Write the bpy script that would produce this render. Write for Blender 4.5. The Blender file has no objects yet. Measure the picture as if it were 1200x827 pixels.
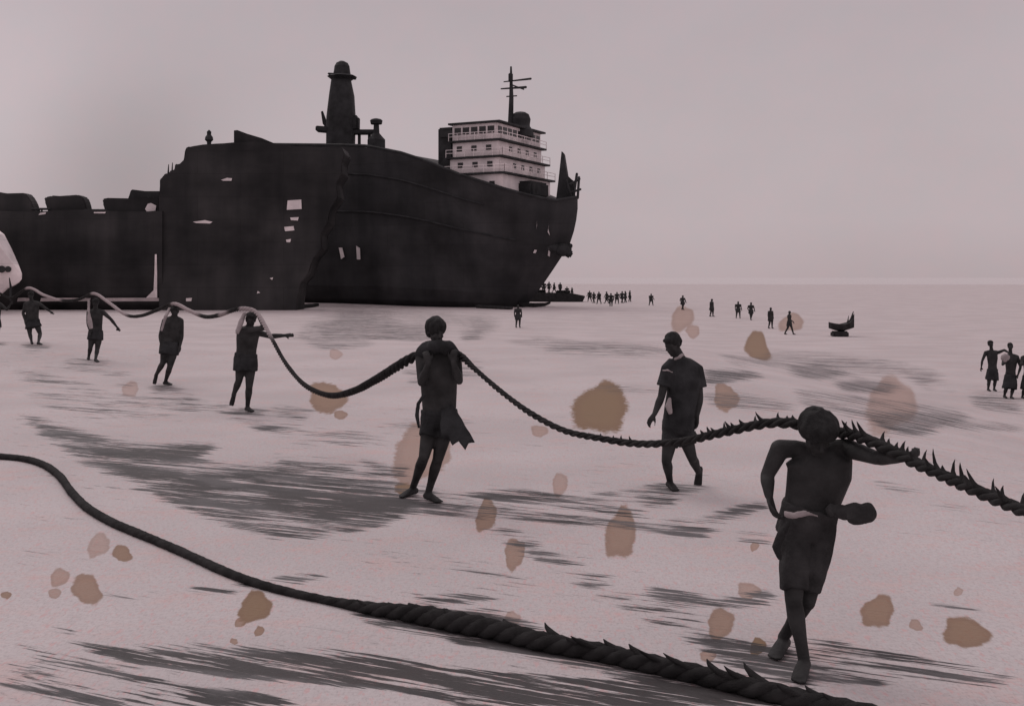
import bpy, bmesh, math, random
import numpy as np
from mathutils import Vector, Matrix, noise as mnoise

random.seed(7)
C = bpy.context.scene.collection
V = Vector
# ------------------------------------------------------------------ camera model used to read the image pixels
FOC, CX, HY, HC = 1287.0, 600.0, 325.0, 2.2


def sstep(a, b, x):
    t = np.clip((x - a) / (b - a), 0.0, 1.0)
    return t * t * (3 - 2 * t)


def ground_z(X, Y):
    """height of the beach: flat by the hauling crew, falling to the tide flats at the far side and on the right"""
    X = np.asarray(X, float); Y = np.asarray(Y, float)
    s1 = sstep(34, 75, Y)
    s2 = sstep(3.5, 14.5, X)
    z = -2.0 * (1 - (1 - s1) * (1 - 0.72 * s2))
    z = z + 0.25 * np.exp(-((X + 14.5) / 5.5) ** 2 - ((Y - 32) / 5.0) ** 2)
    z = z + 1.1 * np.exp(-((X + 24) / 16.0) ** 2 - ((Y - 178) / 13.0) ** 2)
    z = z - 0.9 * sstep(500, 1100, Y) - 0.12 * sstep(90, 200, X)
    return z


def gz(x, y):
    return float(ground_z(x, y))


def at(x, y, D):
    return V(((x - CX) / FOC * D, D, HC - (y - HY) / FOC * D))


def hit(x, y):
    """the point of the beach seen at image pixel x, y"""
    d = 3.0; prev = d
    while d < 400:
        p = at(x, y, d)
        if p.z <= gz(p.x, p.y):
            lo, hi = prev, d
            for _ in range(30):
                m = (lo + hi) / 2; q = at(x, y, m)
                if q.z <= gz(q.x, q.y): hi = m
                else: lo = m
            return at(x, y, hi)
        prev = d; d *= 1.02
    return at(x, y, 400)


# ------------------------------------------------------------------ materials
def mat(name, col, rough=0.7, var=0.25, scale=3.0, bump=0.0, bscale=40.0, spec=0.3, stretch=(1, 1, 1), col2=None, streak=0.0):
    m = bpy.data.materials.new(name); m.use_nodes = True
    nt = m.node_tree; N = nt.nodes; L = nt.links
    b = N['Principled BSDF']
    b.inputs['Roughness'].default_value = rough
    b.inputs['Specular IOR Level'].default_value = spec
    tc = N.new('ShaderNodeTexCoord'); mp = N.new('ShaderNodeMapping'); mp.inputs['Scale'].default_value = stretch
    L.new(tc.outputs['Object'], mp.inputs['Vector'])
    nz = N.new('ShaderNodeTexNoise'); nz.inputs['Scale'].default_value = scale; nz.inputs['Detail'].default_value = 6
    L.new(mp.outputs[0], nz.inputs['Vector'])
    rp = N.new('ShaderNodeValToRGB'); rp.color_ramp.elements[0].position = 0.32; rp.color_ramp.elements[1].position = 0.68
    c2 = col2 or tuple(min(1, c * (1 + var)) for c in col)
    c1 = tuple(c * (1 - var) for c in col)
    rp.color_ramp.elements[0].color = (*c1, 1); rp.color_ramp.elements[1].color = (*c2, 1)
    L.new(nz.outputs['Fac'], rp.inputs[0])
    out = rp.outputs[0]
    if streak > 0:   # rust runs and plate patches down a hull
        mp2 = N.new('ShaderNodeMapping'); mp2.inputs['Scale'].default_value = (0.32, 0.32, 0.06)
        L.new(tc.outputs['Object'], mp2.inputs['Vector'])
        n2 = N.new('ShaderNodeTexNoise'); n2.inputs['Scale'].default_value = 1.2; n2.inputs['Detail'].default_value = 5
        L.new(mp2.outputs[0], n2.inputs['Vector'])
        mx = N.new('ShaderNodeMix'); mx.data_type = 'RGBA'; mx.blend_type = 'MULTIPLY'
        mx.inputs['Factor'].default_value = streak
        r2 = N.new('ShaderNodeValToRGB'); r2.color_ramp.elements[0].position = .35; r2.color_ramp.elements[1].position = .65
        r2.color_ramp.elements[0].color = (.45, .42, .42, 1); r2.color_ramp.elements[1].color = (1.5, 1.35, 1.3, 1)
        L.new(n2.outputs['Fac'], r2.inputs[0])
        L.new(out, mx.inputs['A']); L.new(r2.outputs[0], mx.inputs['B']); out = mx.outputs['Result']
    if streak > 0:   # seams between the shell plates
        sp = N.new('ShaderNodeSeparateXYZ'); L.new(tc.outputs['Object'], sp.inputs[0]); cb = N.new('ShaderNodeCombineXYZ'); L.new(sp.outputs['X'], cb.inputs['X']); L.new(sp.outputs['Z'], cb.inputs['Y'])
        br = N.new('ShaderNodeTexBrick'); L.new(cb.outputs[0], br.inputs['Vector']); br.inputs['Scale'].default_value = 1; br.inputs['Brick Width'].default_value = 11; br.inputs['Row Height'].default_value = 2.9; br.inputs['Mortar Size'].default_value = .04; br.inputs['Mortar Smooth'].default_value = .4
        br.inputs['Color1'].default_value = (1, 1, 1, 1); br.inputs['Color2'].default_value = (.78, .78, .8, 1); br.inputs['Mortar'].default_value = (.42, .42, .42, 1)
        mb_ = N.new('ShaderNodeMix'); mb_.data_type = 'RGBA'; mb_.blend_type = 'MULTIPLY'; mb_.inputs['Factor'].default_value = .4; L.new(out, mb_.inputs['A']); L.new(br.outputs['Color'], mb_.inputs['B']); out = mb_.outputs['Result']
    L.new(out, b.inputs['Base Color'])
    if bump:
        nb = N.new('ShaderNodeTexNoise'); nb.inputs['Scale'].default_value = bscale; nb.inputs['Detail'].default_value = 5
        L.new(tc.outputs['Object'], nb.inputs['Vector'])
        bp = N.new('ShaderNodeBump'); bp.inputs['Strength'].default_value = bump; bp.inputs['Distance'].default_value = 0.02
        L.new(nb.outputs['Fac'], bp.inputs['Height']); L.new(bp.outputs[0], b.inputs['Normal'])
    return m


M = {}
M['skin'] = mat('dark_skin', (.036, .0365, .037), .68, .35, 7, .25, 60, .15)
M['hair'] = mat('black_hair', (.021, .0215, .022), .8, .3, 30, .6, 120, .2)
M['cloth'] = mat('black_cloth', (.033, .0345, .0365), .9, .45, 5, .5, 45, .12)
M['cloth_grey'] = mat('mud_brown_cloth', (.040, .040, .041), .9, .5, 6, .5, 45, .12)
M['cloth_pale'] = mat('pale_cloth', (.34, .30, .305), .9, .2, 6, .4, 45, .15)
M['hull'] = mat('black_hull_steel', (.035, .037, .040), .72, .5, .12, .3, 2.0, .25, (1, 1, 1.6), None, .5)
M['hull_b'] = mat('rusted_hull_steel', (.034, .036, .039), .78, .55, .10, .3, 2.0, .22, (1, 1, 1.8), (.050, .051, .053), .5)
M['iron'] = mat('sooty_iron', (.029, .030, .032), .75, .4, .8, .3, 8, .25)
M['white'] = mat('weathered_white_paint', (.80, .745, .755), .65, .16, .5, .1, 6, .3, (1, 1, 1), None, .28)
M['glass'] = mat('dark_window_glass', (.018, .018, .02), .25, .3, 1, 0, 1, .4)
M['grey_paint'] = mat('grey_deck_paint', (.13, .12, .125), .7, .45, .7, .1, 6, .25)
M['wood'] = mat('tarred_wood', (.028, .028, .029), .8, .4, 2, .4, 12, .2)


def ground_material():
    m = bpy.data.materials.new('wet_sand'); m.use_nodes = True
    nt = m.node_tree; N = nt.nodes; L = nt.links; b = N['Principled BSDF']
    geo = N.new('ShaderNodeNewGeometry')

    def nz(scale, detail, sc=(1, 1, 1), rot=0.0, rough=.5, dist=0.0):
        mp = N.new('ShaderNodeMapping'); mp.inputs['Scale'].default_value = sc
        mr = N.new('ShaderNodeMapping'); mr.inputs['Rotation'].default_value = (0, 0, rot)
        L.new(geo.outputs['Position'], mr.inputs['Vector']); L.new(mr.outputs[0], mp.inputs['Vector'])
        n = N.new('ShaderNodeTexNoise'); n.inputs['Scale'].default_value = scale; n.inputs['Detail'].default_value = detail
        n.inputs['Roughness'].default_value = rough; n.inputs['Distortion'].default_value = dist
        L.new(mp.outputs[0], n.inputs['Vector']); return n.outputs['Fac']

    def mth(op, a, bb, clamp=False):
        n = N.new('ShaderNodeMath'); n.operation = op; n.use_clamp = clamp
        for i, v in enumerate((a, bb)):
            if isinstance(v, (int, float)): n.inputs[i].default_value = v
            else: L.new(v, n.inputs[i])
        return n.outputs[0]

    def mrange(v, a, bb, c=0.0, d=1.0):
        n = N.new('ShaderNodeMapRange'); n.interpolation_type = 'SMOOTHSTEP'
        L.new(v, n.inputs['Value'])
        for k, x in zip(('From Min', 'From Max', 'To Min', 'To Max'), (a, bb, c, d)): n.inputs[k].default_value = x
        return n.outputs[0]

    def mix(f, a, bb):
        n = N.new('ShaderNodeMix'); n.data_type = 'RGBA'
        if isinstance(f, float): n.inputs['Factor'].default_value = f
        else: L.new(f, n.inputs['Factor'])
        for k, v in (('A', a), ('B', bb)):
            if isinstance(v, tuple): n.inputs[k].default_value = (*v, 1)
            else: L.new(v, n.inputs[k])
        return n.outputs['Result']

    def attr(n_):
        a = N.new('ShaderNodeAttribute'); a.attribute_name = n_; return a.outputs['Fac']

    rot = math.radians(24)
    mud_shade = attr('mud_shade'); splatter = attr('splatter'); tint = attr('splatter_tone')
    # sand: pale pinkish grey with faint mottling and damp specks
    big = nz(.35, 4); fine = nz(38, 3, (.6, 1, 1)); blush = nz(2.2, 6, (.6, 1, 1), 0, .7)
    sand = mix(mrange(big, .3, .7), SAND_A, SAND_B)
    sand = mix(mth('MULTIPLY', mrange(blush, .50, .70), .42), sand, (.66, .43, .40))
    grit = nz(1.0, 4, (60, 22, 60), 0, .7); gp = nz(1.0, 3, (26, 9, 26), 0, .6)
    sand = mix(mth('MULTIPLY', mrange(fine, .35, .75), .22), sand, (.33, .28, .285))
    pk = nz(1.0, 6, (9, 2.6, 9), 0, .75)
    sand = mix(mth('MULTIPLY', mrange(pk, .55, .68), .40), sand, (.62, .40, .395))
    sand = mix(mth('MULTIPLY', mrange(pk, .46, .33), .22), sand, (.40, .36, .37))
    sand = mix(mth('MULTIPLY', mrange(grit, .48, .70), .40), sand, (.27, .235, .24))
    sand = mix(mth('MULTIPLY', mrange(gp, .55, .68), .55), sand, (.60, .36, .36))
    # muddy black streaks dragged over the sand, with painted contact shade and reflection
    st0 = nz(1.0, 6, (.22, 2.0, 1), rot, .7, .3); st1 = nz(1.0, 7, (.75, 8.0, 1), rot, .72, .25)
    st2 = nz(1.0, 5, (1.5, 30.0, 1), rot, .65, .1)
    streak = mth('ADD', mth('ADD', mth('MULTIPLY', st0, .28), mth('MULTIPLY', st1, .36)), mth('MULTIPLY', st2, .36))
    v = mth('ADD', mth('MULTIPLY', mth('SUBTRACT', streak, .5), 7.2), mth('SUBTRACT', mth('MULTIPLY', mud_shade, .90), .0))
    mask = mth('MULTIPLY', mrange(v, .40, .66), mrange(mud_shade, .03, .22))
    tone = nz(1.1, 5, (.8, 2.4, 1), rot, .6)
    mud_shade_c = mix(mrange(tone, .40, .60), (.020, .020, .022), (.092, .090, .094))
    mud_shade_c = mix(mrange(mud_shade, .75, 1.0), mud_shade_c, (.032, .030, .031))
    # loose dark specks and single dry streaks
    sp = nz(1.0, 7, (1.7, 14.0, 1), rot, .75, .2); spm = nz(.22, 2)
    spk = mth('MULTIPLY', mrange(sp, .60, .645), mrange(spm, .43, .56))
    # brown paint splatters on the paper, copied into the sand colour
    re = nz(11.0, 5, (1, .4, 1), 0, .65); rv = mth('ADD', splatter, mth('MULTIPLY', mth('SUBTRACT', re, .5), .30))
    rmask = mrange(rv, .46, .56)
    rcol = mix(tint, (.40, .235, .185), (.20, .128, .064))
    rim = mth('MULTIPLY', mrange(rv, .46, .54), mrange(rv, .75, .58))
    rcol = mix(mth('MULTIPLY', rim, .35), rcol, (.18, .10, .06))
    rmix = mth('MULTIPLY', rmask, mrange(tint, 0, 1, .48, .93))
    c = mix(rmix, sand, rcol)
    c = mix(mth('MULTIPLY', spk, .75), c, (.07, .064, .066))
    c = mix(mth('MULTIPLY', mask, .95), c, mud_shade_c)
    L.new(c, b.inputs['Base Color'])
    rr = N.new('ShaderNodeMapRange'); L.new(mask, rr.inputs['Value']); rr.inputs['To Min'].default_value = .82; rr.inputs['To Max'].default_value = .6
    L.new(rr.outputs[0], b.inputs['Roughness'])
    b.inputs['Specular IOR Level'].default_value = .18
    bp = N.new('ShaderNodeBump'); bp.inputs['Strength'].default_value = .55; bp.inputs['Distance'].default_value = .04
    h = mth('ADD', mth('MULTIPLY', streak, .8), mth('MULTIPLY', fine, .35))
    L.new(h, bp.inputs['Height']); L.new(bp.outputs[0], b.inputs['Normal'])
    return m


SAND_A = (.50, .466, .472); SAND_B = (.585, .545, .552)


# ------------------------------------------------------------------ mesh helpers
def frame(t, up=V((0, 0, 1))):
    t = t.normalized()
    if abs(t.dot(up)) > .97: up = V((0, 1, 0))
    a = t.cross(up).normalized(); return a, t.cross(a).normalized()


class MB:
    def __init__(s): s.bm = bmesh.new()

    def rings(s, rings, close=True):
        bm = s.bm; R = [[bm.verts.new(p) for p in r] for r in rings]; n = len(R[0])
        for i in range(len(R) - 1):
            for j in range(n):
                bm.faces.new((R[i][j], R[i][(j + 1) % n], R[i + 1][(j + 1) % n], R[i + 1][j]))
        if close:
            bm.faces.new(list(reversed(R[0]))); bm.faces.new(R[-1])
        return s

    def tube(s, pts, rad, seg=14, round_ends=True):
        pts = [V(p) for p in pts]; rings = []
        if not isinstance(rad, (list, tuple)): rad = [rad] * len(pts)
        n = len(pts); a = None
        for i in range(n):
            t = (pts[min(i + 1, n - 1)] - pts[max(i - 1, 0)]).normalized()
            if a is None: a, b = frame(t)
            else:
                a = (a - t * a.dot(t)).normalized(); b = t.cross(a)
            ring = lambda c, r: [c + (a * math.cos(k * 2 * math.pi / seg) + b * math.sin(k * 2 * math.pi / seg)) * r for k in range(seg)]
            if i == 0 and round_ends:
                for q in (.95, .75, .4): rings.append(ring(pts[0] - t * rad[0] * q, rad[0] * math.sqrt(1 - q * q)))
            rings.append(ring(pts[i], rad[i]))
            if i == n - 1 and round_ends:
                for q in (.4, .75, .95): rings.append(ring(pts[-1] + t * rad[-1] * q, rad[-1] * math.sqrt(1 - q * q)))
        return s.rings(rings)

    def loft(s, cs, A, B, rv, seg=20, power=2.3):
        """elliptical rings along cs, half width A along rv and half depth B"""
        cs = [V(c) for c in cs]; n = len(cs); rings = []
        for i in range(n):
            t = (cs[min(i + 1, n - 1)] - cs[max(i - 1, 0)]).normalized()
            r = V(rv) if not isinstance(rv, list) else V(rv[i])
            r = (r - t * r.dot(t)).normalized(); f = t.cross(r).normalized()
            ring = []
            for k in range(seg):
                th = 2 * math.pi * k / seg; c, q = math.cos(th), math.sin(th)
                ring.append(cs[i] + r * A[i] * math.copysign(abs(c) ** (2 / power), c) + f * B[i] * math.copysign(abs(q) ** (2 / power), q))
            rings.append(ring)
        return s.rings(rings)

    def ell(s, c, r, rot=None, seg=16):
        m = Matrix.Translation(c) @ (rot.to_4x4() if rot else Matrix()) @ Matrix.Diagonal((*r, 1))
        bmesh.ops.create_uvsphere(s.bm, u_segments=seg, v_segments=max(6, seg * 2 // 3), radius=1, matrix=m); return s

    def box(s, c, size, rot=None, bevel=0.0, taper=None):
        m = Matrix.Translation(c) @ (rot.to_4x4() if rot else Matrix()) @ Matrix.Diagonal((*size, 1))
        r = bmesh.ops.create_cube(s.bm, size=1, matrix=m); vs = r['verts']
        if bevel:
            es = list({e for v in vs for e in v.link_edges})
            bmesh.ops.bevel(s.bm, geom=es, offset=bevel, segments=2, affect='EDGES')
        return s

    def prism(s, poly, depth_vec, bevel=0.0):
        """closed outline (3D points) pushed along depth_vec"""
        bm = s.bm; a = [bm.verts.new(p) for p in poly]; d = V(depth_vec); b = [bm.verts.new(V(p) + d) for p in poly]
        n = len(a); fs = [bm.faces.new(a), bm.faces.new(list(reversed(b)))]
        for i in range(n): fs.append(bm.faces.new((a[i], b[i], b[(i + 1) % n], a[(i + 1) % n])))
        if bevel:
            bmesh.ops.bevel(bm, geom=list({e for f in fs for e in f.edges}), offset=bevel, segments=2, affect='EDGES')
        return s

    def lathe(s, base, prof, seg=20):
        return s.rings([[V(base) + V((r * math.cos(2 * math.pi * k / seg), r * math.sin(2 * math.pi * k / seg), z)) for k in range(seg)] for z, r in prof])

    def jitter(s, amp, freq, seed=0.0):
        for v in s.bm.verts: v.co += mnoise.noise_vector(v.co * freq + V((seed, seed * .7, 0))) * amp
        return s

    def build(s, name, m, parent=None, origin=None, smooth=False, world=True):
        bmesh.ops.recalc_face_normals(s.bm, faces=s.bm.faces)
        me = bpy.data.meshes.new(name); s.bm.to_mesh(me); s.bm.free()
        return link(name, me, m, parent, origin, smooth)


def world_origin(o):
    p = V((0, 0, 0))
    while o: p += o.location; o = o.parent
    return p


def link(name, me, m, parent=None, origin=None, smooth=False):
    o = bpy.data.objects.new(name, me); C.objects.link(o)
    me.materials.clear(); me.materials.append(m)
    if parent is not None:
        o.parent = parent; me.transform(Matrix.Translation(-world_origin(parent)))
    elif origin is not None:
        me.transform(Matrix.Translation(-V(origin))); o.location = origin
    if smooth:
        me.polygons.foreach_set('use_smooth', [True] * len(me.polygons))
    me.update(); return o


def tag(o, label=None, cat=None, group=None, kind=None):
    if label: o['label'] = label
    if cat: o['category'] = cat
    if group: o['group'] = group
    if kind: o['kind'] = kind
    return o


def empty(name, loc):
    o = bpy.data.objects.new(name, None); o.location = loc; C.objects.link(o); return o


def fuse(mb, voxel, it=4):
    """melt overlapping closed shapes into one continuous skin"""
    bmesh.ops.recalc_face_normals(mb.bm, faces=mb.bm.faces)
    me = bpy.data.meshes.new('m'); mb.bm.to_mesh(me); mb.bm.free()
    o = bpy.data.objects.new('m', me); C.objects.link(o)
    r = o.modifiers.new('r', 'REMESH'); r.mode = 'VOXEL'; r.voxel_size = voxel
    sm = o.modifiers.new('s', 'SMOOTH'); sm.factor = .5; sm.iterations = it
    dg = bpy.context.evaluated_depsgraph_get(); dg.update()
    out = bpy.data.meshes.new_from_object(o.evaluated_get(dg))
    bpy.data.objects.remove(o); bpy.data.meshes.remove(me)
    return out


def ripple(me, amp, freq, seed):
    for v in me.vertices:
        n = mnoise.noise_vector(V((v.co.x * freq, v.co.y * freq, v.co.z * freq * .45)) + V((seed, 0, seed)))
        v.co += n * amp
    return me


# ------------------------------------------------------------------ people
def add_hand(b, wr, d, nrm, s=1.0, curl=.5, thumb=1, r=.0088):
    d = d.normalized(); nrm = (nrm - d * nrm.dot(d)).normalized(); side = d.cross(nrm).normalized()
    b.loft([wr - d * .01, wr + d * .03 * s, wr + d * .085 * s, wr + d * .095 * s], [.024 * s, .034 * s, .040 * s, .034 * s], [.020 * s, .017 * s, .014 * s, .010 * s], side, 12)
    for k, (off, ln) in enumerate(((-.030, .068), (-.010, .078), (.010, .073), (.029, .058))):
        p = wr + d * (.085 * s) + side * off * s; pts = [p - d * .02 * s, p]; a = 0.0; dirv = d
        for j, q in enumerate((.45, .32, .23)):
            a += curl * (.55 + .25 * j)
            dirv = d * math.cos(a) + nrm * math.sin(a)
            p = p + dirv * ln * q * s; pts.append(p)
        b.tube(pts, [r * s * 1.1, r * s * 1.05, r * s, r * s * .95, r * s * .85], 8)
    p0 = wr + d * .025 * s - side * .026 * s * thumb
    p1 = p0 + (d * .6 - side * .75 * thumb + nrm * .25).normalized() * .035 * s
    p2 = p1 + (d * .85 - side * .25 * thumb + nrm * .45).normalized() * .032 * s
    p3 = p2 + (d * .85 + side * .05 * thumb + nrm * .6).normalized() * .026 * s
    b.tube([p0, p1, p2, p3], [r * s * 1.5, r * s * 1.25, r * s * 1.1, r * s * .9], 8)


def add_foot(b, an, fwd, up=V((0, 0, 1)), s=1.0, toes=True):
    fwd = fwd.normalized(); up = (up - fwd * up.dot(fwd)).normalized(); sd = fwd.cross(up)
    base = an - up * .045 * s
    st = [(-.062, -.004, .022, .022), (-.045, .004, .033, .034), (0, .012, .036, .040), (.06, .004, .041, .033), (.12, -.010, .046, .022), (.155, -.016, .043, .016), (.17, -.018, .036, .012)]
    b.loft([base + fwd * x * s + up * z * s for x, z, _, _ in st], [w * s for *_, w, _ in st], [h * s for *_, h in st], sd, 14)
    if toes:
        for k in range(5):
            o = (k - 2) * .0175 * s
            b.tube([base + fwd * .145 * s + sd * o - up * .017 * s, base + fwd * (.195 - .006 * abs(k - 1) ** 1.4) * s + sd * o - up * .020 * s], [.0105 * s, .009 * s], 8)


def add_head(b, c, hf, s=1.0, up=V((0, 0, 1))):
    f = hf.normalized(); u = (up - f * up.dot(f)).normalized(); r = f.cross(u)
    R = Matrix((r, f, u)).transposed()
    P = lambda x, y, z: c + (r * x + f * y + u * z) * s
    b.ell(P(0, -.012, .025), (.073 * s, .092 * s, .088 * s), R)
    b.ell(P(0, .020, -.045), (.058 * s, .066 * s, .070 * s), R)
    b.ell(P(0, .062, -.096), (.026 * s, .022 * s, .020 * s), R, 10)     # chin
    b.ell(P(0, .066, .022), (.052 * s, .022 * s, .013 * s), R, 10)      # brow
    b.tube([P(0, .082, .008), P(0, .103, -.026)], [.009 * s, .015 * s], 8)   # nose
    b.ell(P(0, .083, -.060), (.024 * s, .012 * s, .007 * s), R, 10)     # lips
    b.ell(P(0, .081, -.073), (.021 * s, .012 * s, .007 * s), R, 10)
    for k in (-1, 1):
        b.ell(P(.030 * k, .076, .002), (.014 * s, .010 * s, .009 * s), R, 8)   # eyes
        b.ell(P(.044 * k, .062, -.030), (.018 * s, .018 * s, .016 * s), R, 8)  # cheekbones
        b.ell(P(.076 * k, -.008, -.012), (.009 * s, .019 * s, .030 * s), R, 8)  # ears
    return R


def make_person(label, J, voxel=.012, group=None, wear='shorts', hem=.55, hs=1.0, bulk=1.0, leg=1.0, hair_s=(1, 1, 1), hair_k=1.0, face=(0, -1, -.2), fwd=(0, -1, 0),
                hand=None, cw=.165, ww=.135, hw=.150, cloth='cloth', toes=True, flare=1.0, sleeve=True, detail=True, shirt_to=None, hem_r=None):
    """J: joints in metres. L and R are the sides as seen in the photo."""
    hand = hand or {}
    base = V(((J['anL'].x + J['anR'].x) / 2, (J['anL'].y + J['anR'].y) / 2, 0)); base.z = gz(base.x, base.y)
    F = V(fwd).normalized(); rv = (J['shR'] - J['shL']).normalized()
    b = MB(); k = bulk
    pel, che, nek, hed = J['pelvis'], J['chest'], J['neck'], J['head']
    up = (che - pel); hv = (J['hipR'] - J['hipL']).normalized()
    mid = pel.lerp(che, .45)
    cs = [pel - up.normalized() * .10, pel - up.normalized() * .04, pel + up.normalized() * .04, mid, che - up * .05, che.lerp(nek, .45), nek - (nek - che) * .12, nek]
    b.loft(cs, [.09 * k, hw * .93 * k, hw * k, ww * k, cw * k, cw * 1.04 * k, .115 * k, .05], [.08 * k, .105 * k, .108 * k, .092 * k, .118 * k, .108 * k, .075 * k, .05], [hv, hv, hv, (hv + rv) / 2, rv, rv, rv, rv])
    b.tube([nek - (nek - che).normalized() * .03, nek.lerp(hed, .55), hed], [.062, .053, .05], 14)
    for S in 'LR':
        sh, el, wr, hp, kn, an = (J[n + S] for n in ('sh', 'el', 'wr', 'hip', 'kn', 'an'))
        b.tube([nek - (nek - che).normalized() * .02, nek.lerp(sh, .6) + V((0, 0, .004)), sh], [.052, .05 * k, .056 * k], 12)
        m1 = sh.lerp(el, .4); m2 = el.lerp(wr, .3)
        b.tube([sh, m1, el], [.055 * k, .050 * k, .039 * k], 14)
        b.tube([el, m2, wr], [.039 * k, .041 * k, .026 * k], 14)
        h = hand.get(S, {})
        d = V(h['d']) if 'd' in h else (wr - el)
        if detail: add_hand(b, wr, d, V(h.get('n', (0, -1, 0.2))), hs, h.get('curl', .45), h.get('thumb', 1 if S == 'L' else -1))
        else: b.loft([wr, wr + d.normalized() * .08, wr + d.normalized() * .16], [.03, .042, .02], [.022, .02, .012], frame(d)[0], 10)
        b.tube([hp, hp.lerp(kn, .45), kn], [.088 * k * leg, .078 * k * leg, .055 * k * leg], 16)
        kb = kn.lerp(an, .3) - F * .012
        b.tube([kn, kb, kn.lerp(an, .7), an], [.053 * k * leg, .056 * k * leg, .040 * k * leg, .034 * k], 16)
        b.ell(kn + F * .012, (.05 * k * leg, .05 * k * leg, .055 * k), None, 12)
        ff = V(J['toe' + S]); add_foot(b, an, ff, V(J.get('up' + S, (0, 0, 1))), 1.0, toes)
    R = add_head(b, hed, V(face), 1.0)
    me = fuse(b, voxel)
    body = link('person', me, M['skin'], None, base, True)
    tag(body, label, 'person', group)
    # hair
    hb = MB(); f, u = R.col[1], R.col[2]
    hb.ell(hed - f * .022 + u * .038, (.084 * hair_k * hair_s[0], .094 * hair_k * hair_s[1], .085 * hair_k * hair_s[2]), R, 24)
    hb.ell(hed - f * .045 + u * .0, (.076 * hair_k, .066 * hair_k, .08 * hair_k), R, 20)
    hb.ell(hed + f * .040 + u * .075, (.062 * hair_k, .04 * hair_k, .03 * hair_k), R, 16)
    hm = ripple(fuse(hb, max(.008, voxel * .8), 2), .014, 26, 3)
    link('hair', hm, M['hair'], body, None, True)
    # lower garment
    g = MB(); up_n = up.normalized(); top = pel + up_n * .07
    g.loft([top, pel, pel - up_n * .09], [hw * 1.06 * k, hw * 1.14 * k, hw * 1.12 * k], [.120 * k, .128 * k, .122 * k], hv)
    g.loft([top + up_n * .015, top - up_n * .025], [hw * 1.10 * k, hw * 1.11 * k], [.127 * k, .129 * k], hv)
    if wear == 'wrap':
        lo = (J['hipL'].lerp(J['knL'], hem) + J['hipR'].lerp(J['knR'], hem)) / 2
        wd = (J['hipL'].lerp(J['knL'], hem) - J['hipR'].lerp(J['knR'], hem)).length / 2 + .105
        g.loft([pel, pel.lerp(lo, .5), lo], [hw * 1.14 * k, max(hw * 1.2, wd * .95) * flare, wd * flare * 1.05], [.128 * k, .145 * k, .155 * k], hv)
    else:
        for S in 'LR':
            hp, kn = J['hip' + S], J['kn' + S]; e = hp.lerp(kn, hem)
            g.tube([hp + up_n * .03, hp.lerp(e, .45), e], [.100 * k * leg, .098 * k * flare * leg, (hem_r or .094) * k * flare * leg], 18, False)
    gm = ripple(ripple(fuse(g, max(.009, voxel), 3), .014, 9, len(label)), .008, 22, 4)
    link('wrap_cloth' if wear == 'wrap' else 'shorts', gm, M[cloth], body, None, True)
    if shirt_to is not None:
        s = MB(); lo = V(shirt_to)
        s.loft([lo, lo.lerp(mid, .5), mid, che, che.lerp(nek, .5), nek - (nek - che) * .05], [hw * 1.08, hw * 1.04, ww * 1.10, cw * 1.04, cw * 1.06, .085], [.135, .135, .125, .137, .125, .075], [hv, hv, hv, rv, rv, rv])
        for S in 'LR':
            sh, el = J['sh' + S], J['el' + S]
            s.tube([nek.lerp(sh, .5), sh, sh.lerp(el, .62)], [.07, .074, .080], 16, False)
        sm_ = ripple(fuse(s, max(.009, voxel), 3), .014, 8, 5)
        link('shirt', sm_, M['cloth'], body, None, True)
    return body


def joints(D, sole, **px):
    """joints from image pixels: (x, y[, metres behind the body's own distance])"""
    J = {}
    for k, v in px.items():
        if k[:3] in ('toe', 'up') or k[:2] == 'up' or k[:3] == 'toe': J[k] = V(v); continue
        J[k] = at(v[0], v[1], D + (v[2] if len(v) > 2 else 0))
    for S, s in sole.items():
        p = hit(*s); J['an' + S] = p + V((0, 0, .079)); J.setdefault('toe' + S, V((0, -1, 0)))
        J['_g' + S] = p
    return J


def strip(name, pts, w, m, parent, thick=.012, smooth=True, seed=0):
    """a limp strip of cloth along pts"""
    b = MB(); pts = [V(p) for p in pts]; n = len(pts)
    if not isinstance(w, list): w = [w] * n
    b.loft(pts, w, [thick] * n, V((1, .3, 0)), 12)
    return link(name, ripple(fuse(b, .009, 2), .008, 14, seed), m, parent, None, True)


people = {}
crew = 'rope hauling crew'
# nearest man, head bowed under the frayed rope
J = joints(6.25, {'L': (942, 788), 'R': (918, 762)}, head=(958, 507, -.12), neck=(958, 527, .0), chest=(961, 552, 0), pelvis=(946, 610, .02),
           shL=(914, 526, .0), elL=(899, 557, .05), wrL=(901, 580, -.03), shR=(993, 525, 0), elR=(1026, 536, -.27), wrR=(1052, 537, -.5),
           hipL=(932, 625, 0), knL=(930, 703, -.10), hipR=(959, 625, 0), knR=(946, 703, .0), toeL=(-.45, -1, 0), toeR=(-.6, -1, 0))
F1 = make_person('nearest man, head bowed, shirtless in shorts, frayed rope across his shoulders', J, .0065, crew, 'shorts', .85, 1.0, 1.0, .90, (1.12, 1.0, .82), 1.24, (.1, -.78, -.75), (0, -1, 0),
                 {'L': dict(d=(.25, -.15, -1), n=(.8, -.5, 0), curl=.55, thumb=-1), 'R': dict(d=(.55, -.8, .12), n=(0, -.2, 1), curl=1.0, thumb=1)}, .182, .160, .148, 'cloth_grey', hem_r=.082)
people['F'] = (J, F1)
strip('cloth_tail', [at(924, 612, 6.14), at(915, 624, 6.12), at(910, 640, 6.11), at(914, 656, 6.12)], [.015, .024, .026, .008], M['cloth_grey'], F1, .02)
strip('waist_sash', [at(919, 601, 6.10), at(930, 604, 6.05), at(944, 601, 6.04), at(957, 604, 6.06)], [.008, .014, .011, .006], M['cloth_pale'], F1, .02, True, 4)
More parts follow.
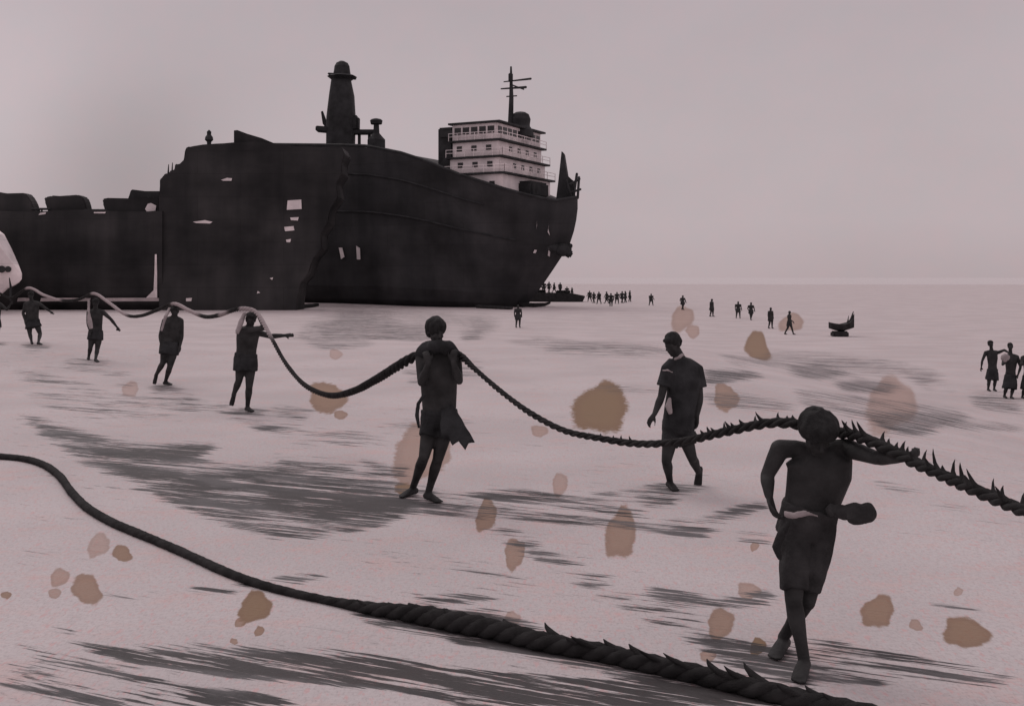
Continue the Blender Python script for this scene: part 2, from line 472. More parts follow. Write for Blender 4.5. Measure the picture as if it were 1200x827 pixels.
b = MB(); b.tube([at(974, 598, 6.14), at(988, 599, 6.05), at(1002, 600, 6.0), at(1014, 600, 5.98)], [.034, .040, .050, .052], 16); b.ell(at(1016, 601, 5.98), (.050, .052, .057), None, 16); b.ell(at(1003, 608, 5.98), (.05, .04, .032), None, 14)
link('waist_bundle', ripple(fuse(b, .008, 3), .011, 24, 2), M['cloth_grey'], F1, None, True)

# second man in the middle
J = joints(10.75, {'L': (484, 580), 'R': (502, 586)}, head=(511, 388, -.05), neck=(513, 406, .02), chest=(514, 434, 0), pelvis=(515, 490, 0),
           shL=(493, 416, .02), elL=(494, 448, -.12), wrL=(502, 426, -.20), shR=(534, 416, .02), elR=(538, 446, -.14), wrR=(531, 424, -.19),
           hipL=(505, 496, 0), knL=(497, 535, -.12), hipR=(523, 496, 0), knR=(513, 538, -.05), toeL=(-.8, -1, 0), toeR=(.8, -.9, 0))
M2 = make_person('curly haired man in the middle standing front on, fists raised under the rope', J, .010, crew, 'shorts', .42, 1.0, 1.03, .95, (1, 1, 1), 1.2, (.45, -.8, -.3), (.2, -1, 0),
                 {'L': dict(d=(-.2, .0, 1), n=(-.3, 1, .1), curl=1.1), 'R': dict(d=(.1, 0, 1), n=(.2, 1, .1), curl=1.1)}, .180, .168, .158, 'cloth', flare=1.12)
people['M2'] = (J, M2)
b = MB(); b.tube([at(492, 417, 10.76), at(499, 409, 10.70), at(508, 406, 10.64), at(517, 406, 10.62), at(526, 408, 10.68), at(536, 417, 10.76)], [.05, .068, .072, .07, .068, .05], 14)
link('shoulder_pad', ripple(fuse(b, .009, 3), .016, 13, 6), M['cloth'], M2, None, True)
b = MB(); b.prism([at(x, y, 10.60 - .004 * (y - 480)) for x, y in ((516, 481), (530, 475), (536, 484), (541, 492), (549, 506), (556, 519), (549, 520), (546, 527), (538, 517), (531, 521), (525, 511), (516, 514))], V((0, .05, 0)))
bmesh.ops.triangulate(b.bm, faces=b.bm.faces); bmesh.ops.subdivide_edges(b.bm, edges=b.bm.edges, cuts=3, use_grid_fill=True)
b.jitter(.014, 9, 4).build('cloth_tail', M['cloth'], M2, None, True)
strip('hanging_strap', [at(497, 462, 10.6), at(490, 473, 10.58), at(488.5, 486, 10.58), at(491, 502, 10.6)], [.016, .02, .02, .014], M['cloth'], M2, .012)

# the man who walks beside the rope in a shirt
J = joints(11.3, {'L': (785, 572)}, head=(788, 403, -.04), neck=(797, 419, .02), chest=(802, 445, 0), pelvis=(795, 496, 0),
           shL=(782, 432, -.05), elL=(775, 465, -.08), wrL=(767, 485, -.16), shR=(816, 433, .05), elR=(820, 466, .05), wrR=(817, 486, .0),
           hipL=(787, 505, -.02), knL=(781, 540, -.08), hipR=(801, 505, .02), knR=(811, 536, -.04), anR=(819, 554, .28), toeR=(-.12, .1, -1), upR=(-.3, -1, 0), toeL=(.2, -1, 0))
M3 = make_person('man in a dark short sleeved shirt stepping along behind the sagging rope, one heel raised', J, .010, crew + ' and helper', 'shorts', .52, 1.0, 1.0, .95, (1, 1, 1), .98, (-.55, -.6, -.5), (-.35, -1, 0),
                 {'L': dict(d=(-.6, -.2, -.8), n=(.5, -.5, 0), curl=.5), 'R': dict(d=(-.1, 0, -1), n=(-.8, -.5, 0), curl=.4)}, .165, .150, .148, 'cloth', shirt_to=at(793, 503, 11.3), flare=1.05)
M3['group'] = crew
people['M3'] = (J, M3)
strip('shirt_collar', [at(791, 421, 11.17), at(796, 419, 11.13), at(801, 415, 11.2)], [.016, .02, .018], M['cloth_pale'], M3, .014)

strip('painted_highlight', [at(776, 434, 11.08), at(782, 433, 11.04), at(788, 436, 11.08)], [.008, .014, .006], M['cloth_pale'], M3, .012)  # pale strip paints a small highlight on the shoulder
strip('pale_gap_strip', [at(785, 466, 11.14), at(783, 476, 11.11), at(786, 485, 11.12)], [.012, .04, .02], M['cloth_pale'], M3, .018)  # added pale strip in place of the background gap at the hip

# the four who follow, the rope on their heads
J = joints(17.9, {'R': (290, 482)}, head=(294, 375, -.04), neck=(292, 383, 0), chest=(290, 396, 0), pelvis=(288, 420, 0),
           shL=(280, 388, -.05), elL=(311, 384, -.28), wrL=(303, 371, -.22), shR=(300, 389, 0), elR=(317, 394, -.05), wrR=(334, 393, -.1),
           hipL=(283, 424), knL=(280, 446, -.05), hipR=(294, 424), knR=(292, 453, -.06), anL=(273.5, 463, .32), toeL=(-.25, -.3, -1), upL=(0, -1, .3), toeR=(.8, -.8, 0))
M4 = make_person('walking man stretching one open hand out to the right under the rope', J, .013, crew, 'wrap', .42, 1.0, 1.05, 1.0, (1, 1, 1), 1.05, (.2, -.9, -.3), (.2, -1, 0),
                 {'R': dict(d=(1, -.1, .05), n=(0, -1, -.3), curl=.2), 'L': dict(curl=1.0)}, .17, .155, .16, 'cloth', toes=False)
people['M4'] = (J, M4)
strip('shoulder_cloth', [at(287, 367, 17.95), at(282, 378, 17.75), at(278, 391, 17.68)], [.03, .045, .03], M['cloth_pale'], M4, .03)

J = joints(22.1, {'R': (194, 451)}, head=(205, 365, -.04), neck=(204, 371, 0), chest=(201, 386, 0), pelvis=(199, 405, 0),
           shL=(193, 376, 0), elL=(188, 393, -.03), wrL=(189, 404, -.1), shR=(212, 376, 0), elR=(213, 393, 0), wrR=(211, 405, -.05),
           hipL=(194, 409), knL=(191, 425, -.1), hipR=(204, 409), knR=(199, 430, -.1), anL=(182.5, 440, .3), toeL=(-.2, -.4, -1), upL=(0, -1, .3), toeR=(1, -.5, 0))
M5 = make_person('walking man with both arms hanging and one heel lifted behind him', J, .014, crew, 'wrap', .35, 1.0, 1.05, 1.0, (1, 1, 1), 1.05, (.2, -.9, -.4), (.3, -1, 0), None, .175, .165, .165, 'cloth', toes=False)
people['M5'] = (J, M5)
strip('shoulder_cloth', [at(199, 361, 22.1), at(194, 371, 21.85), at(189, 388, 21.8)], [.03, .03, .02], M['cloth_pale'], M5, .03)

J = joints(28.2, {'L': (104, 421), 'R': (112, 424)}, head=(112, 355, -.04), neck=(112, 363, 0), chest=(112, 372, 0), pelvis=(112, 391, 0),
           shL=(104, 366, 0), elL=(103, 378, -.05), wrL=(105, 387, -.12), shR=(121, 366, 0), elR=(130, 374, 0), wrR=(137, 383, 0),
           hipL=(108, 394), knL=(106, 407, -.08), hipR=(116, 394), knR=(114, 409, -.05), toeL=(.3, -1, 0), toeR=(.8, -.8, 0))
M6 = make_person('walking man with a pale cloth at his hip and one arm swung out', J, .016, crew, 'wrap', .30, 1.0, 1.05, 1.0, (1, 1, 1), 1.05, (.2, -.9, -.3), (.2, -1, 0), None, .17, .16, .16, 'cloth', toes=False)
people['M6'] = (J, M6)
strip('hip_cloth', [at(104, 352, 28.1), at(104, 366, 27.9), at(105, 378, 27.85), at(107, 385, 27.85)], [.035, .03, .07, .05], M['cloth_pale'], M6, .03)

J = joints(32.5, {'L': (37, 403), 'R': (45, 404)}, head=(36, 346, -.04), neck=(37, 353, 0), chest=(38, 361, 0), pelvis=(38, 377, 0),
           shL=(30, 356, 0), elL=(27, 367, -.05), wrL=(29, 375, -.1), shR=(46, 356, 0), elR=(53, 361, 0), wrR=(59, 365, 0),
           hipL=(34, 380), knL=(35, 391, -.08), hipR=(43, 380), knR=(47, 391, -.05), toeL=(.6, -1, 0), toeR=(1, -.6, 0))
M7 = make_person('walking man in a wide knee length wrap in front of the white boat bow', J, .017, crew, 'wrap', .35, 1.0, 1.05, 1.0, (1, 1, 1), 1.05, (.3, -.9, -.3), (.3, -1, 0), None, .18, .175, .18, 'cloth', toes=False)
people['M7'] = (J, M7)
J = joints(34, {'L': (-12, 404), 'R': (-5, 404)}, head=(-6, 346, -.04), neck=(-6, 353, 0), chest=(-6, 361, 0), pelvis=(-7, 377, 0),
           shL=(-14, 356, 0), elL=(-16, 367, -.05), wrL=(-15, 375, -.1), shR=(1, 357, 0), elR=(8, 363, 0), wrR=(12, 357, 0),
           hipL=(-11, 380), knL=(-11, 391, -.08), hipR=(-3, 380), knR=(-3, 391, -.05), toeL=(.6, -1, 0), toeR=(1, -.6, 0))
M8 = make_person('man half out of the picture whose raised arm shows at the far left', J, .017, crew, 'wrap', .35, 1.0, 1.05, 1.0, (1, 1, 1), 1.05, (.3, -.9, -.3), (.3, -1, 0), None, .18, .175, .18, 'cloth', toes=False)
people['M8'] = (J, M8)

# three waders on the right
wg = 'waders at the water edge'
pD = hit(1162, 458).y
J = joints(pD, {'L': (1158, 458), 'R': (1165, 458)}, head=(1161, 403), neck=(1162, 411), chest=(1163, 419), pelvis=(1163, 435), shL=(1155, 413), elL=(1151, 423), wrL=(1150, 430),
           shR=(1170, 413), elR=(1177, 410, -.1), wrR=(1183, 414, -.3), hipL=(1159, 438), knL=(1159, 448, -.06), hipR=(1167, 438), knR=(1166, 448, -.04))
make_person('wader in rolled shorts with one arm laid over his companion', J, .018, wg, 'wrap', .7, 1.0, 1.0, 1.0, (1, 1, 1), 1.0, (.1, -1, 0), (0, -1, 0), None, cloth='cloth', toes=False)
pD = hit(1181, 466).y
J = joints(pD, {'L': (1177, 466), 'R': (1185, 467)}, head=(1184, 406), neck=(1184, 415), chest=(1185, 424), pelvis=(1184, 442), shL=(1177, 418), elL=(1175, 427, -.2), wrL=(1179, 424, -.38),
           shR=(1192, 418), elR=(1196, 430), wrR=(1193, 439, -.1), hipL=(1180, 445), knL=(1179, 456, -.06), hipR=(1188, 445), knR=(1187, 456, -.04))
W2 = make_person('wader holding a pale bundle against his chest', J, .018, wg, 'wrap', .95, 1.0, 1.05, 1.0, (1, 1, 1), 1.0, (-.3, -1, 0), (0, -1, 0), None, cloth='cloth', toes=False)
b = MB(); b.ell(at(1178, 419, pD - .42), (.13, .09, .12), None, 14)
o = b.jitter(.03, 9).build('bundle', M['cloth_pale'], None, at(1178, 424, pD - .42), True); tag(o, 'pale cloth bundle carried at the chest of the middle wader', 'bundle')
J = {k: (v + V((.50, -.1, -.02)) if k[:3] != 'toe' else v) for k, v in J.items()}
make_person('last wader, cut off at the right border of the picture', J, .018, wg, 'wrap', .95, 1.0, 1.05, 1.0, (1, 1, 1), 1.0, (.2, -1, 0), (0, -1, 0), None, cloth='cloth', toes=False)


# small figures far away: a few poses, many walkers
def far_pose(step, arm, name):
    b = MB(); Z = lambda x, y, z: V((x, y, z))
    b.loft([Z(0, 0, .80), Z(0, 0, .92), Z(0, 0, 1.10), Z(0, 0, 1.30), Z(0, 0, 1.42), Z(0, 0, 1.47)], [.10, .16, .14, .19, .18, .06], [.09, .12, .10, .13, .11, .06], V((1, 0, 0)), 12)
    b.tube([Z(0, 0, 1.43), Z(0, 0, 1.56)], [.06, .055], 10); b.ell(Z(0, -.02, 1.61), (.085, .10, .12), None, 12)
    for s in (-1, 1):
        k = step * s
        b.tube([Z(.09 * s, 0, .90), Z(.10 * s, -.10 * k - .03, .50), Z(.10 * s, -.28 * k + .02, .09)], [.105, .075, .045], 10)
        b.loft([Z(.10 * s, -.28 * k + .07, .05), Z(.10 * s, -.28 * k - .05, .05), Z(.10 * s, -.28 * k - .17, .03)], [.04, .05, .03], [.05, .045, .02], V((1, 0, 0)), 8)
        b.tube([Z(.20 * s, 0, 1.38), Z(.25 * s, .10 * k * arm, 1.12), Z(.25 * s, .02 - .18 * arm, .92), Z(.25 * s, -.02 - .2 * arm, .80)], [.065, .05, .04, .035], 8)
    b.loft([Z(0, 0, 1.0), Z(0, 0, .85), Z(0, 0, .62)], [.17, .20, .21], [.13, .16, .19], V((1, 0, 0)), 12)
    me = fuse(b, .028, 3); me.name = name; me.materials.append(M['skin']); me.polygons.foreach_set('use_smooth', [True] * len(me.polygons)); return me


poses = [far_pose(.9, 1, 'walk'), far_pose(.25, .2, 'stand'), far_pose(-.7, .8, 'walk_other')]


def far_person(x, y, h_px, label, group, pose, yaw=0, onto=None):
    p = onto or hit(x, y)
    o = bpy.data.objects.new('person', poses[pose]); C.objects.link(o); o.location = p
    s = h_px / FOC * p.y / 1.73; s = min(1.12, max(.86, s)); w_ = 1.05 + .40 * min(1, max(0, (p.y - 70) / 80)); o.scale = (s * w_, s * w_, s); o.rotation_euler.z = yaw
    return tag(o, label, 'person', group)


far_person(607, 384, 27, 'small figure standing right under the black ship stem', 'far figures', 1, .4)
fg = 'file of walkers on the far tide flat'
for i, (x, y, h, t) in enumerate([
        (925, 392, 28, 'walker on the far flat nearest to the beached dinghy'),
        (903, 385, 25, 'walker on the far flat second from the beached dinghy'),
        (880, 375, 21, 'right one of two walkers close together on the far flat'),
        (865, 373, 20, 'left one of two walkers close together on the far flat'),
        (834, 371, 21, 'lone walker on the far flat left of the close pair'),
        (800, 363, 17, 'lone far walker seen just above the head of the man in the shirt'),
        (763, 358, 14, 'smallest lone walker in the far file, nearest to the crowd by the ship')]):
    far_person(x, y, h, t, fg, i % 3, .9 - .3 * (i % 4))
cg = 'crowd beside the far barge'
for i, (x, y, h, t) in enumerate([
        (738, 353.5, 14, 'crowd figure standing apart at the right end of the crowd'),
        (729, 355, 14, 'crowd figure second from the right end of the crowd'),
        (723, 356, 14, 'crowd figure in the middle of the tight knot of people'),
        (716, 359, 17, 'crowd figure standing lowest in front of the tight knot'),
        (702, 356, 15, 'crowd figure between the knot of people and the stooping one'),
        (711, 355.5, 14, 'crowd figure left of the tight knot of people'),
        (733, 354.5, 14, 'crowd figure between the knot and the right end of the crowd'),
        (696, 355, 13, 'crowd figure standing beside the one nearest the barge end'),
        (691, 353.5, 13, 'crowd figure closest to the end of the far black barge')]):
    far_person(x, y, h, t, cg, (i + 1) % 3, 1.2 - .5 * i)

# ------------------------------------------------------------------ ropes
def catmull(P, step):
    P = [V(p) for p in P]; P = [P[0] * 2 - P[1]] + P + [P[-1] * 2 - P[-2]]; out = []
    for i in range(1, len(P) - 2):
        n = max(2, int((P[i + 1] - P[i]).length / step))
        for k in range(n):
            t = k / n; a, b_, c, d = P[i - 1], P[i], P[i + 1], P[i + 2]
            out.append(.5 * ((2 * b_) + (c - a) * t + (2 * a - 5 * b_ + 4 * c - d) * t * t + (3 * b_ - a - 3 * c + d) * t ** 3))
    out.append(P[-2]); return out


def rope(label, path, rad, pitch, frays, origin, mname, pale=None, step=.03, lean=0.0, twist=None):
    pts = catmull(path, step); n = len(pts); up = V((0, 0, 1)); fr = []; acc = 0.0; S = [0.0]
    for i in range(n):
        t = (pts[min(i + 1, n - 1)] - pts[max(i - 1, 0)]).normalized(); a = t.cross(up).normalized(); fr.append((t, a, a.cross(t).normalized()))
        if i: S.append(S[-1] + (pts[i] - pts[i - 1]).length)
    pxs = [CX + FOC * p.x / p.y for p in pts]
    R = [rad(x) for x in pxs]
    verts = []; faces = []; cols = []; ns = 7
    for s in range(3):
        base = len(verts)
        for i in range(n):
            tw = twist(pxs[i]) if twist else 1.0; lump = 1 + .10 * mnoise.noise(V((S[i] * 1.7, 3, 0)))
            t, a, b_ = fr[i]; ph = 2 * math.pi * (S[i] / pitch + s / 3)
            d = a * math.cos(ph) + b_ * math.sin(ph); e = t.cross(d); c = pts[i] + d * R[i] * lump * (.50 if tw > .99 else .12 + .38 * tw)
            wob = 1 + .12 * mnoise.noise(V((S[i] * 6, s * 5, 0)))
            for k in range(ns):
                q = 2 * math.pi * k / ns
                verts.append(c + (d * math.cos(q) + e * math.sin(q)) * R[i] * lump * (.54 if tw > .99 else .86 - .32 * tw) * wob); cols.append(pale(pxs[i]) if pale else 0.0)
        for i in range(n - 1):
            for k in range(ns):
                faces.append((base + i * ns + k, base + i * ns + (k + 1) % ns, base + (i + 1) * ns + (k + 1) % ns, base + (i + 1) * ns + k))
        faces.append(tuple(base + k for k in range(ns))); faces.append(tuple(base + (n - 1) * ns + k for k in reversed(range(ns))))
    # torn strand ends standing up along the lay
    bv, bf = [], []; nxt = 0
    for i in range(n - 3):
        f = frays(pxs[i], pts[i])
        if not f or S[i] < nxt: continue
        gap, ln = f; nxt = S[i] + gap * random.uniform(.5, 1.7)
        t, a, b_ = fr[i]; L_ = ln * random.uniform(.45, 1.4); sdv = a * random.uniform(-.35, .35)
        p0 = pts[i] + b_ * R[i] * .55 + sdv * R[i]
        d1 = (b_ * (.55 - .25 * lean) - t * .75 + sdv).normalized(); d2 = (b_ * (.9 - .45 * lean) - t * (.35 + .5 * lean) + sdv * 1.5).normalized()
        p1 = p0 + d1 * L_ * .45; p2 = p1 + d2 * L_ * .45; p3 = p2 + (b_ * (1 - .3 * lean) - t * .7 * lean + sdv * 2).normalized() * L_ * .25
        r0 = R[i] * random.uniform(.42, .55)
        P_ = [p0 + t * r0 * 1.6, p0, p1, p2, p3]; base = len(verts)
        for q, rr in zip(P_, [r0 * .6, r0, r0 * .75, r0 * .38, r0 * .08]):
            for k in range(6): verts.append(q + (a * math.cos(k * math.pi / 3) + (t * .6 + b_ * .4).normalized() * math.sin(k * math.pi / 3)) * rr); cols.append(0.0)
        for q in range(4):
            for k in range(6): faces.append((base + q * 6 + k, base + q * 6 + (k + 1) % 6, base + q * 6 + 6 + (k + 1) % 6, base + q * 6 + 6 + k))
    me = bpy.data.meshes.new('rope'); me.from_pydata([v - origin for v in verts], [], faces)
    at_ = me.attributes.new('pale', 'FLOAT', 'POINT'); at_.data.foreach_set('value', cols)
    me.materials.append(M[mname]); me.polygons.foreach_set('use_smooth', [True] * len(me.polygons)); me.update()
    o = bpy.data.objects.new('rope', me); o.location = origin; C.objects.link(o); tag(o, label, 'rope', 'hauling ropes')
    return o, pts


def rope_mat(name):
    m = mat(name, (.029, .0285, .029), .85, .4, 9, .8, 160, .15)
    nt = m.node_tree; b = nt.nodes['Principled BSDF']; src = b.inputs['Base Color'].links[0].from_socket
    mx = nt.nodes.new('ShaderNodeMix'); mx.data_type = 'RGBA'; at_ = nt.nodes.new('ShaderNodeAttribute'); at_.attribute_name = 'pale'
    nt.links.new(at_.outputs['Fac'], mx.inputs['Factor']); nt.links.new(src, mx.inputs['A']); mx.inputs['B'].default_value = (.46, .40, .41, 1)
    nt.links.new(mx.outputs['Result'], b.inputs['Base Color']); return m


M['rope'] = rope_mat('muddy_rope')
RP = [(-60, 352, 36), (-14, 340, 34.0), (12, 349, 33.5), (33, 337.5, 32.5), (52, 346, 31.0), (72, 352, 30.0), (92, 351, 29), (110, 344, 28.1), (128, 355, 27.0), (148, 369, 25.6), (165, 370, 24.4), (185, 363, 23.0), (204, 356, 22.05), (222, 364, 21), (240, 371, 19.9), (258, 369, 18.9), (275, 363, 18.1), (290, 362, 17.75), (302, 368, 17.45), (318, 396, 16.6), (335, 426, 15.7), (357, 451, 14.6), (385, 463, 13.7), (412, 459, 12.8), (440, 445, 11.9), (466, 429, 11.2), (489, 417, 10.92), (511, 414, 10.91), (536, 415, 10.80), (556, 432, 10.3), (585, 457, 9.7), (620, 483, 9.1), (660, 504, 8.6), (700, 513, 8.2), (750, 520, 7.8), (800, 517, 7.4), (850, 506, 7.0), (900, 496, 6.65), (935, 497, 6.45), (958, 505, 6.40), (985, 507, 6.28), (1010, 513, 6.05), (1040, 526, 5.8), (1070, 541, 5.55), (1100, 555, 5.3), (1135, 571, 5.0), (1170, 586, 4.75), (1205, 601, 4.5), (1300, 640, 4.0), (1420, 690, 3.6)]


def pale_len(x):
    def bump(a, b_): return float(sstep(a - 2, a + 2, x) * (1 - sstep(b_ - 4, b_ + 4, x)))
    return min(1.0, bump(31, 72) + bump(108, 150) + bump(202, 234) + bump(258, 268) * .8 + bump(282, 318) * .9)


rope('long dark hauling rope carried on the shoulders of the whole line of men', [at(*p) for p in RP],
     lambda x: float(np.interp(x, [0, 200, 300, 330, 400, 470, 520, 560, 700, 820, 900, 1000, 1100, 1200], [.040, .038, .036, .030, .040, .053, .045, .025, .026, .029, .031, .036, .031, .029])), .30,
     lambda x, p: (.064, .075) if x > 985 else ((.06, .05) if x > 800 else ((.12, .03) if x > 690 else None)), at(600, 470, 9.5), 'rope', pale_len)

R2 = [(-60, 536), (0, 538), (30, 541), (52, 548), (70, 561), (84, 580), (102, 598), (130, 615), (165, 630), (210, 649), (260, 672), (300, 687), (345, 699), (400, 711), (440, 720), (490, 729), (530, 738), (580, 748), (640, 762), (700, 773), (760, 786), (820, 800), (880, 815), (950, 832), (1050, 856)]


def on_sand(x, y, r): p = hit(x, y); return p + V((0, 0, r))


rad2 = lambda x: float(np.interp(x, [0, 80, 250, 380, 430, 500, 560, 640, 760, 900], [.043, .042, .036, .030, .045, .070, .070, .062, .058, .058]))
rope('thick slack rope lying on the sand across the lower part of the picture', [on_sand(x, y, rad2(x) * .75) for x, y in R2], rad2, .36,
     lambda x, p: (.11, .10) if 630 < x < 1000 else ((.17, .05) if 430 < x <= 630 else None), hit(500, 731), 'rope', None, .03, 1.0, lambda x: .5 * float(sstep(330, 450, x)))

# ------------------------------------------------------------------ the black ship on the right
def PZ(x, y, D): return at(x, y, D)


yaw = math.radians(27); DIR = V((-math.cos(yaw), math.sin(yaw), 0)); NEAR = V((-math.sin(yaw), -math.cos(yaw), 0))
BOW = at(677, 325, 152); BOW.z = 0
ship = empty('ship', V((BOW.x, BOW.y, -2.0)) + DIR * 30)
tag(ship, 'huge black beached ship with white wheelhouse and raked stem above the small figures', 'ship', 'beached ships')
TOPX = [300, 400, 430, 470, 500, 540, 590, 620, 650, 680]; TOPY = [170, 171, 172, 180, 190, 206, 222, 230, 236, 231]
BEAM = 10.0; LEN = 52.0
STEMX_Z = [(-2.2, 8.3), (-.6, 6.7), (1.6, 5.0), (4, 3.2), (6.8, 1.2), (9.2, .35), (11.5, 0.0), (13.6, 0)]


def half_beam(s, t):
    ent = 12 + 10 * (1 - t); x = min(1.0, max(0.0, s / ent)); fl = .80 + .20 * t
    return BEAM * fl * (1 - (1 - x) ** 2.1) ** .95


def deck_z(s):
    p = BOW + DIR * s + NEAR * half_beam(s, 1)
    x = CX + FOC * p.x / p.y; return HC - (float(np.interp(x, TOPX, TOPY)) - HY) / FOC * p.y


def rake(z): return float(np.interp(z, [a for a, _ in STEMX_Z], [b_ for _, b_ in STEMX_Z]))


ST = [0, .6, 1.4, 2.5, 4, 6, 8, 10, 12, 15, 18, 22, 26, 30, 35, 40, 46, LEN]; LV = [0, .06, .14, .24, .36, .48, .6, .7, .8, .9, 1.0]
bm = bmesh.new(); G = {}
for si, s in enumerate(ST):
    zd = deck_z(s); zb = -2.3
    for li, t in enumerate(LV):
        z = zb + (zd - zb) * t; off = rake(z) * max(0, 1 - s / 16); hb = half_beam(s, t)
        if li == 0: hb *= .72
        elif li == 1: hb *= .93
        for k in (1, -1):
            p = BOW + DIR * (s + off) + NEAR * hb * k
            if s == 0 and k == -1: G[si, li, k] = G[si, li, 1]
            else: G[si, li, k] = bm.verts.new((p.x, p.y, z))
for si in range(len(ST) - 1):
    for li in range(len(LV) - 1):
        for k in (1, -1):
            q = [G[si, li, k], G[si + 1, li, k], G[si + 1, li + 1, k], G[si, li + 1, k]]
            bm.faces.new(q if k == 1 else list(reversed(q)))
    for li in (0, len(LV) - 1):
        q = [G[si, li, 1], G[si, li, -1], G[si + 1, li, -1], G[si + 1, li, 1]]
        q2 = []
        for v in q:
            if v not in q2: q2.append(v)
        bm.faces.new(q2)
e = len(ST) - 1
bm.faces.new([G[e, li, 1] for li in range(len(LV))] + [G[e, li, -1] for li in reversed(range(len(LV)))])
mb = MB(); mb.bm.free(); mb.bm = bm
hull = mb.build('hull', M['hull'], ship)


def ship_pt(s, v, z): p = BOW + DIR * s + NEAR * v; return V((p.x, p.y, z))


SR = Matrix((DIR, NEAR, V((0, 0, 1)))).transposed()
# rubbing strake along the near side and a few welded plates
b = MB()
for s0, s1, t in ((6, 51, .60), (10, 51, .83)):
    pts = []
    for s in np.linspace(s0, s1, 24):
        zd = deck_z(s); z = -2.3 + (zd + 2.3) * t; pts.append(ship_pt(s + rake(z) * max(0, 1 - s / 16), half_beam(s, t) + .06, z))
    b.tube(pts, .14, 6)
b.build('rubbing_strake', M['iron'], ship)
b = MB()
pts = [ship_pt(s + rake(deck_z(s)) * max(0, 1 - s / 16), half_beam(s, 1) - .1, deck_z(s) + .12) for s in np.linspace(.2, 51, 60)]
b.tube(pts, .22, 6); b.build('gunwale', M['iron'], ship)


def on_hull(x, y):
    """point of the near hull side seen at image pixel x, y"""
    best = None
    for s in np.linspace(1, 50, 160):
        zd = deck_z(s)
        for t in np.linspace(.15, .98, 60):
            z = -2.3 + (zd + 2.3) * t; q = ship_pt(s + rake(z) * max(0, 1 - s / 16), half_beam(s, t), z)
            e = (CX + FOC * q.x / q.y - x) ** 2 + (HY - FOC * (q.z - HC) / q.y - y) ** 2
            if best is None or e < best[0]: best = (e, q)
    return best[1]


for poly in ([(397, 289), (402, 291), (403, 302), (399, 303)], [(417, 289), (421, 290), (422, 304), (418, 303)], [(629, 258), (630.5, 262), (630, 268), (628, 264)], [(642, 262), (644, 268), (643.5, 276), (641.5, 272)], [(642, 291), (644, 293), (643, 301), (641, 299)], [(626, 292), (629, 293), (629, 297), (626, 296)]):
    b = MB(); b.prism([on_hull(*p) + V((0, -.22, 0)) for p in poly], V((0, .1, 0))); b.build('paint_mark', M['white'], ship)

# wheelhouse: four white storeys stepping back, narrow dark window rows
WS, WV = 11.8, 0.6     # centre of the wheelhouse along and across the ship
tiers = [(8.6, 15.4, 2.5, .0), (7.8, 14.4, 2.05, .2), (7.2, 13.6, 2.05, .3), (7.0, 13.8, 2.2, .4)]
z = deck_z(15.5) - 3.3; sup = empty('wheelhouse', ship_pt(WS, WV, z)); sup.parent = ship; sup.location = sup.location - world_origin(ship)
sup_o = sup


def sbox(mb, s, v, z0, l, w, h, bev=.06): mb.box(ship_pt(s, v, z0 + h / 2), (l, w, h), SR, bev)


for i, (l, w, h, sh) in enumerate(tiers):
    b = MB(); sbox(b, WS + sh, WV, z, l, w, h); b.build('storey', M['white'], sup)
    b = MB(); sbox(b, WS + sh - .1, WV, z + h + .002, l + 1.1, w + .9, .26, .03); b.build('deck_edge', M['iron'], sup)
    s0, s1 = WS + sh - l / 2, WS + sh + l / 2
    if i == 3:
        for k in range(9): b = MB(); b.box(ship_pt(s0 - .03, WV - w / 2 + .9 + k * (w - 1.8) / 8, z + 1.3), (.08, 1.1, .95), SR); b.build('window', M['glass'], sup)
        for k in range(5): b = MB(); b.box(ship_pt(s0 + .9 + k * (l - 1.8) / 4, WV + w / 2 + .03, z + 1.3), (1.0, .08, .95), SR); b.build('window', M['glass'], sup)
    else:
        for k in range(4): b = MB(); b.box(ship_pt(s0 - .03, WV - w / 2 + 2.2 + k * 2.6, z + 1.2), (.08, .8, .7), SR); b.build('window', M['glass'], sup)
        for k in range(3): b = MB(); b.box(ship_pt(s0 + 1.5 + k * 2.3, WV + w / 2 + .03, z + 1.2), (.8, .08, .7), SR); b.build('window', M['glass'], sup)
    # shaded walkway rail in front of each storey
    b = MB()
    if i < 3:
        for zz in (.55, 1.0): b.tube([ship_pt(s1 + .4, WV + w / 2 + .4, z + h + .26 + zz), ship_pt(s0 - .6, WV + w / 2 + .4, z + h + .26 + zz), ship_pt(s0 - .6, WV - w / 2 - .4, z + h + .26 + zz)], .05, 6)
        for q in np.linspace(0, 1, 7):
            p = ship_pt(s1 + .4 + (s0 - s1 - 1.0) * q, WV + w / 2 + .4, z + h + .26); b.tube([p, p + V((0, 0, 1.0))], .05, 6)
            p = ship_pt(s0 - .6, WV + (w / 2 + .4) * (1 - 2 * q), z + h + .26); b.tube([p, p + V((0, 0, 1.0))], .05, 6)
        b.build('railing', M['white'], sup)
    else: b.bm.free()
    z += h + .26
ztop = z
